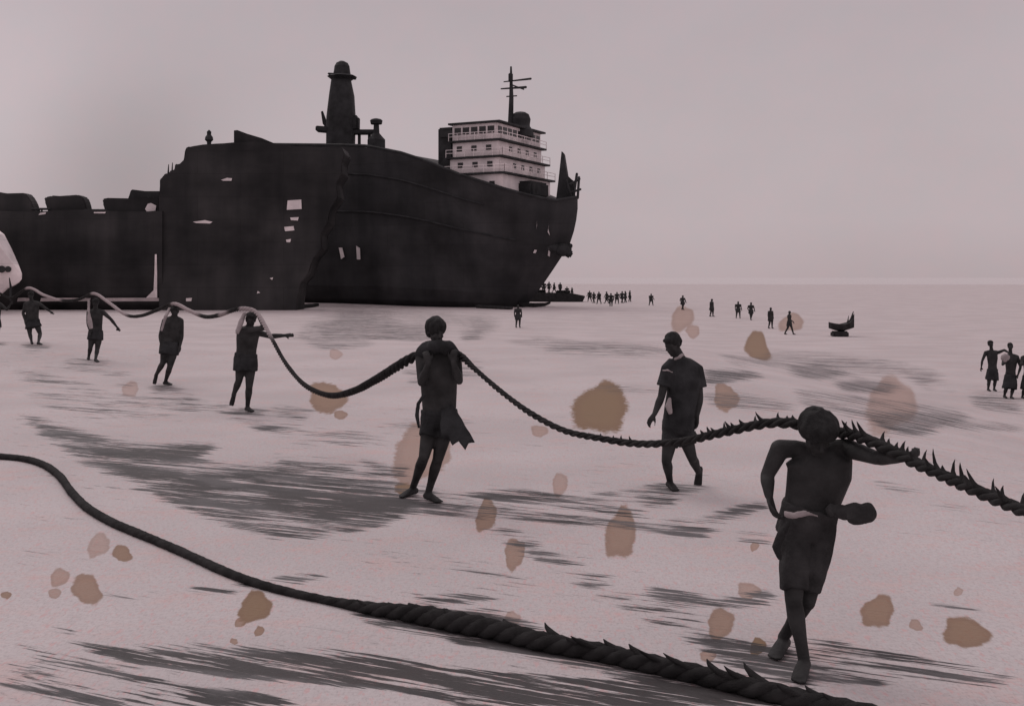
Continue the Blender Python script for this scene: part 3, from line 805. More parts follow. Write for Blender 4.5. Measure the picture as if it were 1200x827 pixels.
# low dark deckhouse left of the wheelhouse, mast, funnel dome, bow horn
b = MB(); sbox(b, WS + 5.3, WV + 5.0, deck_z(20) - 1.5, 2.4, 3.0, 6.0, .2); sbox(b, WS + 5.0, WV + 5.4, deck_z(20) + 2.6, 3.0, 2.6, 1.9, .5); b.build('deck_winch_house', M['iron'], ship)
mp = ship_pt(WS, WV, ztop)
mp = at(598, 156, mp.y)
b = MB(); b.tube([mp, mp + V((.15, 0, 5)), mp + V((.1, 0, 9.4))], [.42, .32, .13], 10)
b.tube([mp + V((-1.3, 0, 6.3)), mp + V((2.2, -.2, 6.5))], [.10, .18], 8); b.tube([mp + V((-.9, 0, 7.3)), mp + V((2.9, -.2, 7.7))], [.08, .16], 8)
b.tube([mp + V((.1, 0, 6.9)), mp + V((1.9, -.2, 6.2))], [.1, .1], 8); b.tube([mp + V((-.5, 0, 5.2)), mp + V((.9, 0, 5.3))], [.09, .09], 8)
b.box(mp + V((0.05, 0, 7.9)), (.65, .65, 1.2), None, .1)
b.build('mast', M['iron'], ship)
fp = at(610, 158, mp.y + .5)
b = MB(); b.lathe(fp, [(-.3, 1.9), (.6, 1.8), (1.2, 1.35), (1.5, 1.35), (2.2, 1.45), (2.9, 1.2), (3.2, .7), (3.3, .15)], 20); b.build('radar_dome', M['iron'], ship)
b = MB(); q = at(537, 156, mp.y - 2); b.tube([q + V((0, 0, -.6)), q + V((0, 0, .5)), q + V((0, 0, 1.1))], [.55, .4, .1], 8); b.build('signal_lamp', M['iron'], ship)
b = MB()
hn = ship_pt(3.8, 0, deck_z(3.8)); y0 = hn.y
b.prism([at(651, 238, y0), at(655, 205, y0), at(658, 177, y0), at(660.5, 180, y0), at(664, 206, y0), at(672, 212, y0), at(673, 238, y0)], V((.3, 1.6, 0)), .06)
b.build('bow_horn', M['iron'], ship)
b = MB()
for x0, y_, x1, y1 in ((672, 232, 676, 204), (677, 232, 678.5, 208), (668, 216, 679, 210), (668, 226, 680, 222), (664, 212, 670, 232)): b.tube([at(x0, y_, y0 - 1), at(x1, y1, y0 - 1)], .18, 6)
b.build('bow_rail', M['iron'], ship)
b = MB(); sbox(b, 7.0, .5, deck_z(7) - .6, 3.2, 5.5, 2.2, .3); b.build('windlass_house', M['iron'], ship)
an = at(660, 293, BOW.y - .6)
b = MB(); b.ell(an, (1.15, .9, .95), None, 14); b.tube([an + V((-2.6, .6, .5)), an + V((.2, 0, 0))], [.5, .75], 10); b.box(an + V((.75, -.1, -.5)), (1.0, 1.0, 1.1), Matrix.Rotation(.5, 3, 'Y'), .2); b.box(an + V((.9, 0, .5)), (.8, .9, .6), Matrix.Rotation(-.4, 3, 'Y'), .15)
b.jitter(.12, 1.2).build('anchor', M['iron'], ship, None, True)
# smokestack tower amidships
sy = 169.0; k = sy / FOC; bs = at(399, 173, sy)
fun = empty('funnel', bs); fun.parent = ship; fun.location = bs - world_origin(ship)
b = MB(); b.loft([bs + V((0, 0, -1)), bs + V((.1, 0, 4.5)), bs + V((.2, 0, 8)), bs + V((.1, 0, 10.6))], [2.15, 2.2, 1.9, 1.45], [2.1, 2.1, 1.8, 1.4], V((1, 0, 0)), 20, 3.0); b.build('stack', M['iron'], fun)
b = MB(); t0 = bs + V((.25, 0, 10.5)); b.lathe(t0, [(-.2, 1.45), (.0, 1.75), (.35, 2.3), (.55, 1.9), (.6, 1.35), (1.1, 1.3), (2.0, 1.15), (2.5, .85), (2.75, .35)], 18)
b.box(t0 + V((1.6, -.6, .1)), (1.4, .6, .35), Matrix.Rotation(.25, 3, 'Y'), .1); b.box(t0 + V((-1.6, -.4, .75)), (1.0, .6, .3), None, .1); b.jitter(.10, .9).build('stack_cap', M['iron'], fun)
b = MB(); b.box(bs + V((-2.4, -.4, 2.7)), (2.4, 2.2, .8), Matrix.Rotation(.08, 3, 'Y'), .12); b.jitter(.06, .9).build('stack_ledge', M['iron'], fun); b = MB(); b.prism([at(376, 131, sy), at(378, 130, sy), at(384, 146, sy), at(383, 152, sy), at(378, 145, sy)], V((0, .5, 0)), .03); b.build('stack_fin', M['iron'], fun); b = MB()
b.box(bs + V((2.0, -.3, 3.6)), (1.9, 2.0, 2.4), None, .35); b.box(bs + V((3.2, 0, 2.35)), (4.2, 2.0, .65), None, .1)
b.jitter(.07, .9).build('stack_platform', M['iron'], fun)
for x in (2.95, 4.5):
    b = MB(); b.tube([bs + V((x, -.4, -.8)), bs + V((x, -.4, 2.2))], .24, 8); b.build('platform_post', M['iron'], fun)
vp = at(441, 174, sy - 3)
b = MB(); b.lathe(vp, [(-.8, 1.35), (1.3, 1.35), (1.9, .8), (2.3, .45), (3.6, .42), (3.65, .85), (4.2, .95), (4.4, .7), (4.5, .3)], 14); b.jitter(.06, 1).build('ventilator', M['iron'], ship)

# ------------------------------------------------------------------ the half cut ship on the left
DB = 140.0
wreck = empty('ship', V((at(180, 325, DB).x, DB + 8, -2.0)))
tag(wreck, 'half dismantled black hulk with cut down deck and humped houses behind the line of men', 'ship', 'beached ships')
pb = lambda x, y, d=0.0: at(x, y, DB + d)


def slab(name, poly, m, depth, d=0.0, bevel=.25, parent=None, sub=0):
    b = MB(); b.prism([pb(x, y, d) for x, y in poly], V((0, depth, 0)), bevel)
    return b.build(name, m, parent or wreck)


tall = [(186, 365), (186, 236), (188, 222), (187, 210), (192, 207), (193, 203), (198, 204), (200, 199), (205, 200), (205, 192), (211, 193), (216, 188), (216.5, 176), (219, 172), (228, 172), (236, 169.5), (252, 168.5), (262, 169), (274, 167), (300, 166), (325, 169), (344, 172), (352, 171), (376, 173), (400, 172), (404, 181), (399, 190), (401, 204), (393, 214), (396, 232), (386, 244), (384, 262), (375, 274), (377, 292), (366, 302), (361, 322), (351, 331), (348, 350), (347, 366)]
slab('cut_section', tall, M['hull_b'], 5.5, .3, .1)
b = MB()   # low hull running out of the picture, flared side
xs = np.linspace(-520, 190, 50)
rings = []
for x in xs:
    r = []
    for (y, d) in ((366, 2.6), (356, 1.2), (345, .5), (325, .1), (300, -.1), (275, -.2), (258, -.2), (247 + 1.2 * math.sin(x * .05), -.1)): r.append(pb(x, y, d))
    for (y, d) in ((248, 15.5), (366, 14.5)): r.append(V((r[0].x, DB + d, pb(x, y).z)))
    rings.append(r)
b.rings(rings); b.build('hull', M['hull_b'], wreck)
slab('torn_plate', [(274, 169), (274, 153), (278, 152.5), (290, 157), (307, 162), (326, 170)], M['hull_b'], .5, .8, .03)
for poly, dep in (([(-40, 252), (-38, 226), (0, 225), (8, 228), (28, 226), (32, 229), (37, 237), (42, 252)], 2.0), ([(57, 252), (53, 238), (51, 231), (56, 232), (60, 229), (80, 230.5), (90, 228), (97, 231), (100, 238), (103, 252)], 2.0), ([(124, 252), (121, 240), (119.5, 233), (126, 232), (150, 232.5), (172, 231), (187, 232), (187, 252)], 2.4)):
    slab('deck_house', poly, M['hull_b'], dep, 1.2, .15)
slab('deck_locker', [(149, 235), (153, 224), (154, 222), (170, 224), (187, 224), (187, 235)], M['iron'], 4, 2.5, .08)
for x0, x1, y, posts in ((38, 58, 245, (45, 49)), (100, 124, 246.5, (108, 115, 120))):
    b = MB(); b.tube([pb(x0, y, .6), pb(x1, y, .6)], .17, 6)
    for x in posts: b.tube([pb(x, 246, .6), pb(x, 252, .6)], .12, 6)
    b.build('railing', M['iron'], wreck)
for x, y in ((197, 193), (201.5, 191)):
    b = MB(); b.tube([pb(x, 206, 2), pb(x + .6, y, 2)], [.14, .05], 6); b.build('torn_bar', M['iron'], wreck)
b = MB(); q = pb(245, 169, 3); b.lathe(q, [(-.3, .25), (.3, .3), (.55, .55), (.9, .5), (1.2, .28), (1.35, .28), (1.6, .3), (1.85, .05)], 12); b.build('deck_ventilator', M['iron'], wreck)
# pale scraps: white plates stand in for see-through openings, others old white paint
for poly, d in (([(337, 235), (353, 234), (353.5, 245), (336, 246)], .25), ([(340, 255), (350, 254.5), (349, 258.5), (341, 258)], .25), ([(333, 266), (344, 265), (345, 270), (334, 271)], .25), ([(335, 281), (341, 280), (340, 284), (336, 284)], .25),
                ([(226, 260), (240, 258), (249, 260), (246, 262), (230, 261.5)], .25), ([(259, 211), (266, 208.5), (272, 209), (271, 212), (262, 212)], .25), ([(170, 245), (173, 239), (177, 238), (183, 241), (182, 247), (172, 248)], 1.1), ([(316, 326), (320, 325), (319, 328)], .25), ([(302, 341), (305, 343), (301, 344)], .25)):
    b = MB(); b.prism([pb(x, y, d - .06) for x, y in poly], V((0, .03, 0))); b.build('gap_paint_scrap', M['white'], wreck)
for x0, x1 in ((20, 37), (47, 106), (123, 204)):
    b = MB(); b.prism([pb(x0, 353.2, 1.0), pb(x0 + 1, 349.2, .55), pb((x0 + x1) / 2, 348.9, .55), pb(x1, 349.4, .55), pb(x1 - 1, 352.8, .95)], V((0, .05, 0))); b.build('waterline_stripe', M['white'], wreck)
b = MB(); b.prism([pb(218, 353, .2), pb(218, 349.5, .2), pb(225, 349, .2), pb(224, 353, .2)], V((0, .05, 0))); b.build('waterline_stripe', M['white'], wreck)
b = MB(); b.prism([pb(171, 349, .35), pb(180, 340, .05), pb(181, 318, -.1), pb(181.5, 298, -.3), pb(183.5, 298, -.3), pb(184, 320, -.1), pb(184, 349, .3)], V((0, .06, 0))); b.build('draught_mark', M['white'], wreck)
b = MB(); b.prism([pb(110, 250, -.35), pb(110, 248.5, -.35), pb(124, 248.5, -.35), pb(123, 250, -.35)], V((0, .05, 0))); b.build('gap_paint_scrap', M['white'], wreck)  # white plate standing in for the pale gap below the rail
b = MB(); b.prism([pb(45, 252, -.35), pb(47, 249.5, -.35), pb(54, 248.5, -.35), pb(53, 251, -.35)], V((0, .05, 0))); b.build('gap_paint_scrap', M['white'], wreck)  # same stand-in for the gap under the left rail

# white bow poking in at the left border
wb = 128.0; w0 = at(-30, 340, wb); bt = empty('boat', V((w0.x, wb + 2, -2.0))); tag(bt, 'white boat bow with two dark portholes in front of the black hulk at the left', 'boat')
b = MB(); sec = []
for x, yt, yb, hw_ in ((-240, 262, 366, 2.4), (-236, 258, 366, 2.9), (-150, 250, 366, 3.3), (-70, 246, 366, 3.2), (-30, 256, 362, 2.8), (-4, 274, 348, 2.0), (8, 292, 338, 1.35), (17, 307, 334, .8), (22, 315, 331, .4), (25.5, 321, 327, .08)):
    zt, zb_ = at(x, yt, wb + 2).z, at(x, yb, wb + 2).z; X = at(x, 0, wb + 2).x
    sec.append([V((X, wb + 2 - hw_, zt)), V((X, wb + 2 + hw_, zt)), V((X, wb + 2 + hw_ * .8, (zt + zb_) / 2)), V((X, wb + 2 + hw_ * .25, zb_)), V((X, wb + 2 - hw_ * .25, zb_)), V((X, wb + 2 - hw_ * .8, (zt + zb_) / 2))])
b.rings(sec); b.build('hull', M['white'], bt)
for x, y, rr in ((2, 315.5, .42), (9.5, 315.5, .36)):
    b = MB(); c = at(x, y, wb + (.75 if x < 5 else 1.15)); vd = c.normalized(); b.tube([c + vd * .7, c - vd * .22], rr, 14, False); b.build('porthole', M['glass'], bt)
b = MB(); b.tube([at(11, 326, wb + .6), at(12.5, 336, wb + .9)], [.06, .14], 8); b.tube([at(12.5, 336, wb + .9), at(12, 352, wb + .6)], [.14, .12], 8); b.build('mooring_post', M['iron'], bt)

# ------------------------------------------------------------------ barge, dinghy and driftwood on the far flat
by = 190.0; b0 = at(652, 350, by); b0.z = gz(b0.x, by)
barge = empty('barge', b0); tag(barge, 'long low black barge behind the ship stem with figures aboard', 'barge')
b = MB(); b.prism([V((at(620, 0, by).x, by - 2.5, b0.z - .2)), V((at(681, 0, by).x, by - 2.5, b0.z - .2)), V((at(685, 0, by).x, by - 2.5, b0.z + 1.0)), V((at(668, 0, by).x, by - 2.5, b0.z + 1.5)), V((at(620, 0, by).x, by - 2.5, b0.z + 1.55))], V((0, 5, 0)), .1)
b.build('hull', M['wood'], barge)
b = MB(); b.box(V((at(634, 0, by).x, by, b0.z + 1.75)), (1.6, 2, .6), None, .1); b.build('cargo', M['wood'], barge); b = MB(); b.box(V((at(660, 0, by).x, by, b0.z + 1.7)), (2.4, 1.6, .5), None, .1); b.build('cargo', M['wood'], barge)
for i, (x, h, t) in enumerate(((637, 13, 'left one of the two men standing up on the barge near the ship stem'), (643, 13, 'right one of the two men standing up on the barge near the ship stem'), (649, 12, 'third man from the ship stem standing on the barge'), (656, 12, 'man standing amidships on the far barge'), (664, 11, 'man crouched low in the middle of the far barge'), (670, 10, 'man on the far barge at its right end'))):
    p = V((at(x, 0, by).x, by - 1.2, b0.z + 1.54 - (.55 if i > 3 else 0)))
    far_person(x, 0, h, t, 'men on the far barge', (i + 1) % 3, .8 * i, p)
dp = hit(985, 394)
dg = empty('dinghy', dp); tag(dg, 'small black dinghy with upturned stem beached alone on the tide flat', 'dinghy')
k = dp.y / FOC
b = MB(); ds = []
for i, (x, w, zt) in enumerate(((-14, .02, 1.02), (-12, .35, .98), (-6, .62, .90), (2, .66, .86), (9, .5, .98), (13, .2, 1.25), (16, .02, 1.62))):
    X = dp.x + x * k; zb_ = .42 + .02 * abs(x); ds.append([V((X, dp.y - w, dp.z + zt)), V((X, dp.y + w, dp.z + zt)), V((X, dp.y + w * .75, dp.z + zb_)), V((X, dp.y, dp.z + zb_ - .12)), V((X, dp.y - w * .75, dp.z + zb_))])
b.rings(ds); b.build('hull', M['wood'], dg)
b = MB(); b.tube([V((dp.x + 11 * k, dp.y, dp.z + 1.0)), V((dp.x + 15 * k, dp.y, dp.z + 1.75))], [.09, .03], 8); b.tube([V((dp.x + 8 * k, dp.y, dp.z + .9)), V((dp.x + 9.5 * k, dp.y, dp.z + 1.45))], [.06, .02], 8); b.build('oar', M['wood'], dg)
b = MB(); b.box(V((dp.x - .1, dp.y - .1, dp.z + .16)), (1.05, 1.0, .42), None, .08); b.jitter(.05, 3).build('lower_block', M['wood'], dg)  # dark block below the hull
# logs and a skiff at the foot of the ships
lg = 'driftwood along the ship bottoms'
for x0, y0_, x1, y1_, r, t in ((350, 362, 372, 359, .35, 'dark log lying by the cut end of the hulk'), (418, 350, 480, 353, .25, 'longest log lying against the bottom of the black ship'), (486, 354, 540, 357.5, .28, 'log lying under the middle of the black ship bottom'), (560, 361, 600, 363, .28, 'log lying under the fore part of the black ship')):
    p0, p1 = hit(x0, y0_), hit(x1, y1_); d = p1 - p0
    if d.length > 14: p1 = p0 + d.normalized() * 14
    b = MB(); n = 8; b.tube([p0.lerp(p1, i / n) + V((0, 0, r * .7)) for i in range(n + 1)], [r * (1 - .35 * i / n) for i in range(n + 1)], 10)
    o = b.jitter(.08, .8).build('log', M['wood'], None, p0, True); tag(o, t, 'log', lg)
p = hit(626, 360); sk = MB(); ds = []
for x, w, z0, z1 in ((-2.2, .05, .5, .75), (-1.6, .5, .1, .65), (0, .7, .0, .6), (1.5, .45, .15, .62), (2.3, .03, .5, .8)):
    ds.append([p + V((x, -w, z1)), p + V((x, w, z1)), p + V((x, w * .5, z0)), p + V((x, -w * .5, z0))])
o = sk.rings(ds).build('skiff', M['wood'], None, p); tag(o, 'flat dark skiff on the sand at the foot of the ship stem', 'skiff')

# ------------------------------------------------------------------ beach, water
mud_shade_px = [
    (.80, [(18, 485), (45, 489), (72, 498), (130, 516), (170, 521), (255, 518), (258, 526), (230, 535), (250, 542), (330, 548), (400, 562), (460, 575), (492, 588), (482, 604), (440, 619), (370, 632), (320, 630), (270, 618), (215, 596), (165, 574), (130, 556), (95, 540), (60, 518)]),
    (.62, [(395, 704), (520, 714), (580, 712), (700, 760), (860, 790), (980, 822), (900, 829), (700, 786), (560, 765), (500, 745), (430, 728)]), (.5, [(0, 770), (60, 775), (150, 800), (220, 826), (100, 826), (0, 800)]), (.45, [(840, 415), (960, 412), (1060, 425), (1120, 440), (1000, 436), (860, 428)]), (.5, [(1120, 492), (1198, 496), (1198, 506), (1110, 504)]), (.48, [(15, 430), (70, 440), (120, 455), (30, 450)]), (.45, [(330, 500), (420, 506), (470, 520), (400, 522)]), (.5, [(560, 620), (680, 622), (700, 632), (600, 634)]),
    (.95, [(100, 523), (180, 524), (252, 520), (240, 534), (170, 537)]), (.95, [(300, 575), (400, 580), (486, 588), (470, 606), (380, 612), (320, 600)]),
    (.95, [(130, 545), (200, 553), (250, 570), (220, 580), (170, 570)]),
    (.42, [(130, 470), (225, 462), (238, 480), (150, 497), (90, 492)]), (.35, [(25, 460), (100, 455), (240, 470), (200, 490), (60, 482)]),
    (.40, [(75, 424), (130, 430), (140, 437), (90, 436)]),
    (.95, [(85, 755), (120, 760), (300, 764), (420, 768), (520, 780), (640, 792), (760, 798), (860, 806), (975, 829), (560, 830), (480, 812), (380, 801), (320, 797), (250, 790), (150, 778)]),
    (.55, [(55, 733), (85, 740), (100, 750), (400, 762), (560, 786), (420, 782), (200, 770), (110, 765)]), (.6, [(190, 808), (260, 806), (330, 812), (350, 826), (240, 829)]),
    (.5, [(0, 744), (40, 757), (160, 790), (260, 812), (160, 812), (60, 780)]),
    (1.0, [(410, 709), (520, 721), (570, 716), (572, 730), (545, 742), (505, 738), (450, 726)]), (1.0, [(510, 735), (600, 745), (620, 757), (540, 757)]),
    (.85, [(560, 745), (660, 755), (760, 775), (860, 797), (960, 822), (900, 824), (780, 803), (680, 783), (590, 765)]),
    (.60, [(318, 529), (340, 534), (440, 556), (480, 570), (400, 566), (330, 552)]), (.75, [(418, 534), (450, 545), (480, 545), (482, 560), (440, 560)]),
    (.75, [(505, 578), (540, 580), (600, 572), (690, 584), (770, 600), (740, 606), (640, 592), (560, 590)]), (.55, [(520, 585), (600, 590), (700, 602), (790, 612), (830, 632), (720, 620), (600, 608)]),
    (.80, [(752, 578), (790, 583), (800, 592), (755, 594)]), (.80, [(770, 605), (830, 603), (880, 590), (912, 588), (870, 603), (850, 618), (815, 633), (775, 628), (800, 618)]),
    (.75, [(758, 682), (785, 688), (840, 702), (905, 690), (905, 706), (870, 716), (790, 712), (758, 702)]), (.85, [(812, 740), (860, 745), (912, 760), (950, 775), (940, 786), (880, 780), (830, 765)]),
    (.60, [(968, 744), (1000, 757), (1060, 765), (1170, 788), (1185, 800), (1060, 797), (980, 808), (985, 785), (970, 765)]),
    (.5, [(1090, 785), (1190, 790), (1180, 805), (1100, 800)]),
    (.80, [(822, 432), (880, 433), (898, 441), (850, 450), (822, 452)]), (.55, [(820, 458), (860, 458), (935, 474), (930, 482), (850, 480), (822, 470)]),
    (.70, [(925, 427), (960, 425), (1000, 438), (960, 446), (925, 440)]), (.75, [(975, 448), (1010, 444), (1060, 452), (1040, 462), (985, 458)]),
    (.70, [(1060, 440), (1095, 440), (1112, 446), (1080, 452)]), (.75, [(1010, 487), (1050, 482), (1100, 484), (1142, 488), (1110, 500), (1080, 512), (1040, 506)]), (.45, [(930, 455), (1020, 465), (1120, 478), (1140, 490), (1000, 490), (940, 475)]),
    (.55, [(1145, 458), (1198, 468), (1198, 484), (1150, 480), (1135, 470)]), (.5, [(700, 400), (760, 403), (800, 414), (740, 420), (640, 412), (640, 402)]), (.45, [(700, 450), (780, 455), (770, 462), (700, 460)]),  # first patch paints the waders' dark reflection into the ground colour
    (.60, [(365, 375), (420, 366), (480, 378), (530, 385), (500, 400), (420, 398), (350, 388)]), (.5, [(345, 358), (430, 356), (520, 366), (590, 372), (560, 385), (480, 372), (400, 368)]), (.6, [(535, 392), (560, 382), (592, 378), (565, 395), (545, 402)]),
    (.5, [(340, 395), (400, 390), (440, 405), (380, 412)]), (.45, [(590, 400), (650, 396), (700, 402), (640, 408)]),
    (.42, [(210, 690), (290, 682), (380, 668), (385, 676), (320, 692), (240, 696)]), (.35, [(30, 640), (60, 648), (55, 656), (30, 650)]), (.33, [(120, 690), (190, 694), (180, 702), (120, 698)]),
    (.42, [(510, 650), (560, 662), (650, 690), (610, 692), (540, 674)]), (.45, [(480, 700), (560, 695), (590, 690), (575, 705), (500, 710)]), (.4, [(430, 642), (480, 655), (470, 662)]),
    (.40, [(740, 705), (800, 715), (860, 750), (830, 752), (760, 725)]), (.35, [(1080, 700), (1130, 705), (1150, 720), (1100, 712)]), (.3, [(1020, 560), (1140, 590), (1130, 600), (1030, 575)]), (.3, [(860, 610), (905, 612), (905, 640), (870, 640)]),
    (.4, [(470, 430), (560, 420), (570, 440), (480, 450)]), (.45, [(440, 495), (550, 492), (560, 500), (450, 506)]), (.35, [(320, 470), (370, 480), (350, 500), (320, 490)]),
]
rf = random.Random(5)
for (x0, y0), (x1, y1), n_ in (((20, 408), (300, 492), 46), ((300, 492), (500, 600), 30), ((500, 600), (780, 580), 16), ((560, 610), (930, 800), 26), ((1000, 440), (1180, 470), 16), ((640, 372), (920, 396), 26)):
    for k_ in range(n_):
        t_ = (k_ + rf.random() * .6) / n_; xx = x0 + (x1 - x0) * t_ + rf.uniform(-9, 9); yy_ = y0 + (y1 - y0) * t_ + rf.uniform(-5, 5) + (3 if k_ % 2 else -3)
        h_ = hit(xx, yy_); kx = FOC / h_.y
        mud_shade_px.append((rf.uniform(.45, .8), [(xx + kx * .15 * math.cos(a_), yy_ + kx * .028 * math.sin(a_)) for a_ in np.linspace(0, 2 * math.pi, 9)[:-1]]))
for q_ in people.values():  # dark contact shade painted into the sand round each planted foot
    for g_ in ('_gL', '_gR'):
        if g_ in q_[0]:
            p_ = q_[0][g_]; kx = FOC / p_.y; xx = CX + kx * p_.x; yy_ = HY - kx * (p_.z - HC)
            mud_shade_px.append((.62, [(xx + kx * .30 * math.cos(a_) + kx * .05, yy_ + kx * .075 * math.sin(a_)) for a_ in np.linspace(0, 2 * math.pi, 10)[:-1]]))
splatter_px = [(383, 466, 20, 20, .75), (399, 486, 7, 6, .6), (494, 530, 36, 32, .45), (473, 572, 9, 9, .9), (705, 478, 30, 32, .95), (570, 603, 12, 19, .7), (603, 648, 13, 17, .6), (656, 567, 10, 13, .3), (728, 625, 17, 32, .65), (887, 404, 14, 16, .85), (850, 466, 13, 18, .6), (1046, 470, 32, 28, .3), (845, 730, 17, 17, .65), (830, 768, 9, 8, .5), (888, 757, 10, 10, .95), (877, 692, 12, 11, .4), (1029, 716, 18, 20, .75), (1073, 732, 8, 7, .45), (1131, 741, 26, 19, .8), (299, 711, 19, 18, .9), (304, 739, 6, 6, .7), (280, 730, 5, 5, .6), (274, 751, 5, 4, .6), (101, 690, 18, 17, .65), (143, 648, 12, 9, .75), (116, 638, 13, 14, .25), (70, 676, 12, 10, .4), (64, 695, 7, 7, .4), (7, 697, 6, 5, .7), (153, 456, 9, 10, .1), (600, 726, 10, 10, .3), (800, 372, 15, 13, .4), (812, 388, 9, 7, .35), (928, 378, 14, 11, .45), (1123, 693, 6, 5, .3), (884, 640, 6, 5, .5), (393, 415, 7, 7, .1), (632, 505, 9, 8, .35)]  # splatters of the painted paper in image pixels: centre, radii, tone

rowsY = sorted(set([round(2.2 * FOC / (py - HY), 4) for py in np.arange(338, 850, 1.8)]))
rowsY = [-8, -5, -2, 0, 1, 2, 3, 3.6, 4.3, 4.9] + [y for y in rowsY if y > 5.35] + [240, 270, 320, 400, 520, 700, 1000, 1500, 2300, 3600, 6000]
inner = np.linspace(-1, 1, 421); outer = np.array([1.15, 1.4, 1.8, 2.4, 3.2, 4.5, 6.5])
U = np.concatenate([-outer[::-1], inner, outer])
Yg = np.array(rowsY)[:, None] * np.ones((1, len(U))); Wd = (.52 * np.maximum(Yg, 0) + 2.4); Xg = U[None, :] * Wd
Zg = ground_z(Xg, Yg)
Xf, Yf = Xg.ravel(), Yg.ravel()


def inside(poly):
    q = np.array(poly); ids = np.where((Yf >= q[:, 1].min()) & (Yf <= q[:, 1].max()) & (Xf >= q[:, 0].min()) & (Xf <= q[:, 0].max()))[0]
    X_, Y_ = Xf[ids], Yf[ids]; r = np.zeros(X_.shape, bool); n = len(poly)
    for i in range(n):
        x0, y0 = poly[i]; x1, y1 = poly[(i + 1) % n]
        r ^= ((y0 > Y_) != (y1 > Y_)) & (X_ < (x1 - x0) * (Y_ - y0) / (y1 - y0 + 1e-12) + x0)
    return ids[r]


mud_shade = np.zeros(Xf.shape)
for val, poly in mud_shade_px:
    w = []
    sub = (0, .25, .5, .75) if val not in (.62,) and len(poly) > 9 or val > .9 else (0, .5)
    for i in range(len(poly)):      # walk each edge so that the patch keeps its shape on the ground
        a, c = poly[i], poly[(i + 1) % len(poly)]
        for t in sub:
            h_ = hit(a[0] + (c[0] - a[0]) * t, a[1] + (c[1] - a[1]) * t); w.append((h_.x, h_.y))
    ins = inside(w); mud_shade[ins] = np.maximum(mud_shade[ins], val)
mud_shade = mud_shade.reshape(Xg.shape)
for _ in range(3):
    mud_shade = (mud_shade + np.roll(mud_shade, 1, 0) + np.roll(mud_shade, -1, 0)) / 3
    mud_shade = (mud_shade + np.roll(mud_shade, 1, 1) + np.roll(mud_shade, -1, 1)) / 3
splatter = np.zeros(Xf.shape); tone = np.zeros(Xf.shape)
for x, y, rx, ry, tn in splatter_px:
    c = hit(x, y + ry * .0); a0 = hit(x, y + ry); a1 = hit(x, max(y - ry, 345)); wx = rx / FOC * c.y
    yy = np.where(Yf < c.y, (Yf - c.y) / max(.05, c.y - a0.y), (Yf - c.y) / max(.05, a1.y - c.y))
    sx = c.x + (Yf - c.y) * (c.x / c.y)       # splatter stretched in depth along the view ray, round only from the camera
    d = np.sqrt(((Xf - sx) / wx) ** 2 + yy ** 2); ang = np.arctan2(yy, (Xf - sx) / wx); ph = x * .7 + y
    d = d * (1 + .12 * np.sin(2 * ang + ph) + .09 * np.sin(3 * ang + 2 * ph) + .05 * np.sin(5 * ang + ph) + .035 * np.sin(8 * ang + 3 * ph)); v = np.clip(1.05 - .55 * d, 0, 1)
    hit_ = v > splatter; tone[hit_ & (d < 1.6)] = tn; splatter = np.maximum(splatter, v)
nr, nc = Xg.shape
idx = np.arange(nr * nc).reshape(nr, nc)
fa = np.stack([idx[:-1, :-1], idx[:-1, 1:], idx[1:, 1:], idx[1:, :-1]], -1).reshape(-1, 4)
me = bpy.data.meshes.new('beach'); vv = np.stack([Xf, Yf, Zg.ravel()], -1)
me.vertices.add(len(vv)); me.vertices.foreach_set('co', vv.ravel()); me.loops.add(fa.size); me.loops.foreach_set('vertex_index', fa.ravel())
me.polygons.add(len(fa)); me.polygons.foreach_set('loop_start', np.arange(0, fa.size, 4)); me.polygons.foreach_set('use_smooth', np.ones(len(fa), bool)); me.update(); me.validate()
for n_, a_ in (('mud_shade', mud_shade.ravel()), ('splatter', splatter), ('splatter_tone', tone)):
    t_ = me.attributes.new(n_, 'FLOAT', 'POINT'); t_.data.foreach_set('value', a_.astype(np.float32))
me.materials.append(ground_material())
beach = bpy.data.objects.new('beach', me); C.objects.link(beach); beach['kind'] = 'structure'

wm = bpy.data.materials.new('pale_sea'); wm.use_nodes = True; nt = wm.node_tree; bs_ = nt.nodes['Principled BSDF']
bs_.inputs['Base Color'].default_value = (.60, .53, .54, 1); bs_.inputs['Roughness'].default_value = .12; bs_.inputs['Specular IOR Level'].default_value = .5
g_ = nt.nodes.new('ShaderNodeNewGeometry'); mp_ = nt.nodes.new('ShaderNodeMapping'); mp_.inputs['Scale'].default_value = (.12, .5, 1); nz_ = nt.nodes.new('ShaderNodeTexNoise'); nz_.inputs['Scale'].default_value = 1; nz_.inputs['Detail'].default_value = 4
bp_ = nt.nodes.new('ShaderNodeBump'); bp_.inputs['Strength'].default_value = .15; bp_.inputs['Distance'].default_value = .1
nt.links.new(g_.outputs['Position'], mp_.inputs[0]); nt.links.new(mp_.outputs[0], nz_.inputs['Vector']); nt.links.new(nz_.outputs['Fac'], bp_.inputs['Height']); nt.links.new(bp_.outputs[0], bs_.inputs['Normal'])
me = bpy.data.meshes.new('sea'); me.from_pydata([(-9000, 60, -2.35), (9000, 60, -2.35), (9000, 9000, -2.35), (-9000, 9000, -2.35)], [], [(0, 1, 2, 3)]); me.materials.append(wm)
sea = bpy.data.objects.new('sea', me); C.objects.link(sea); sea['kind'] = 'structure'

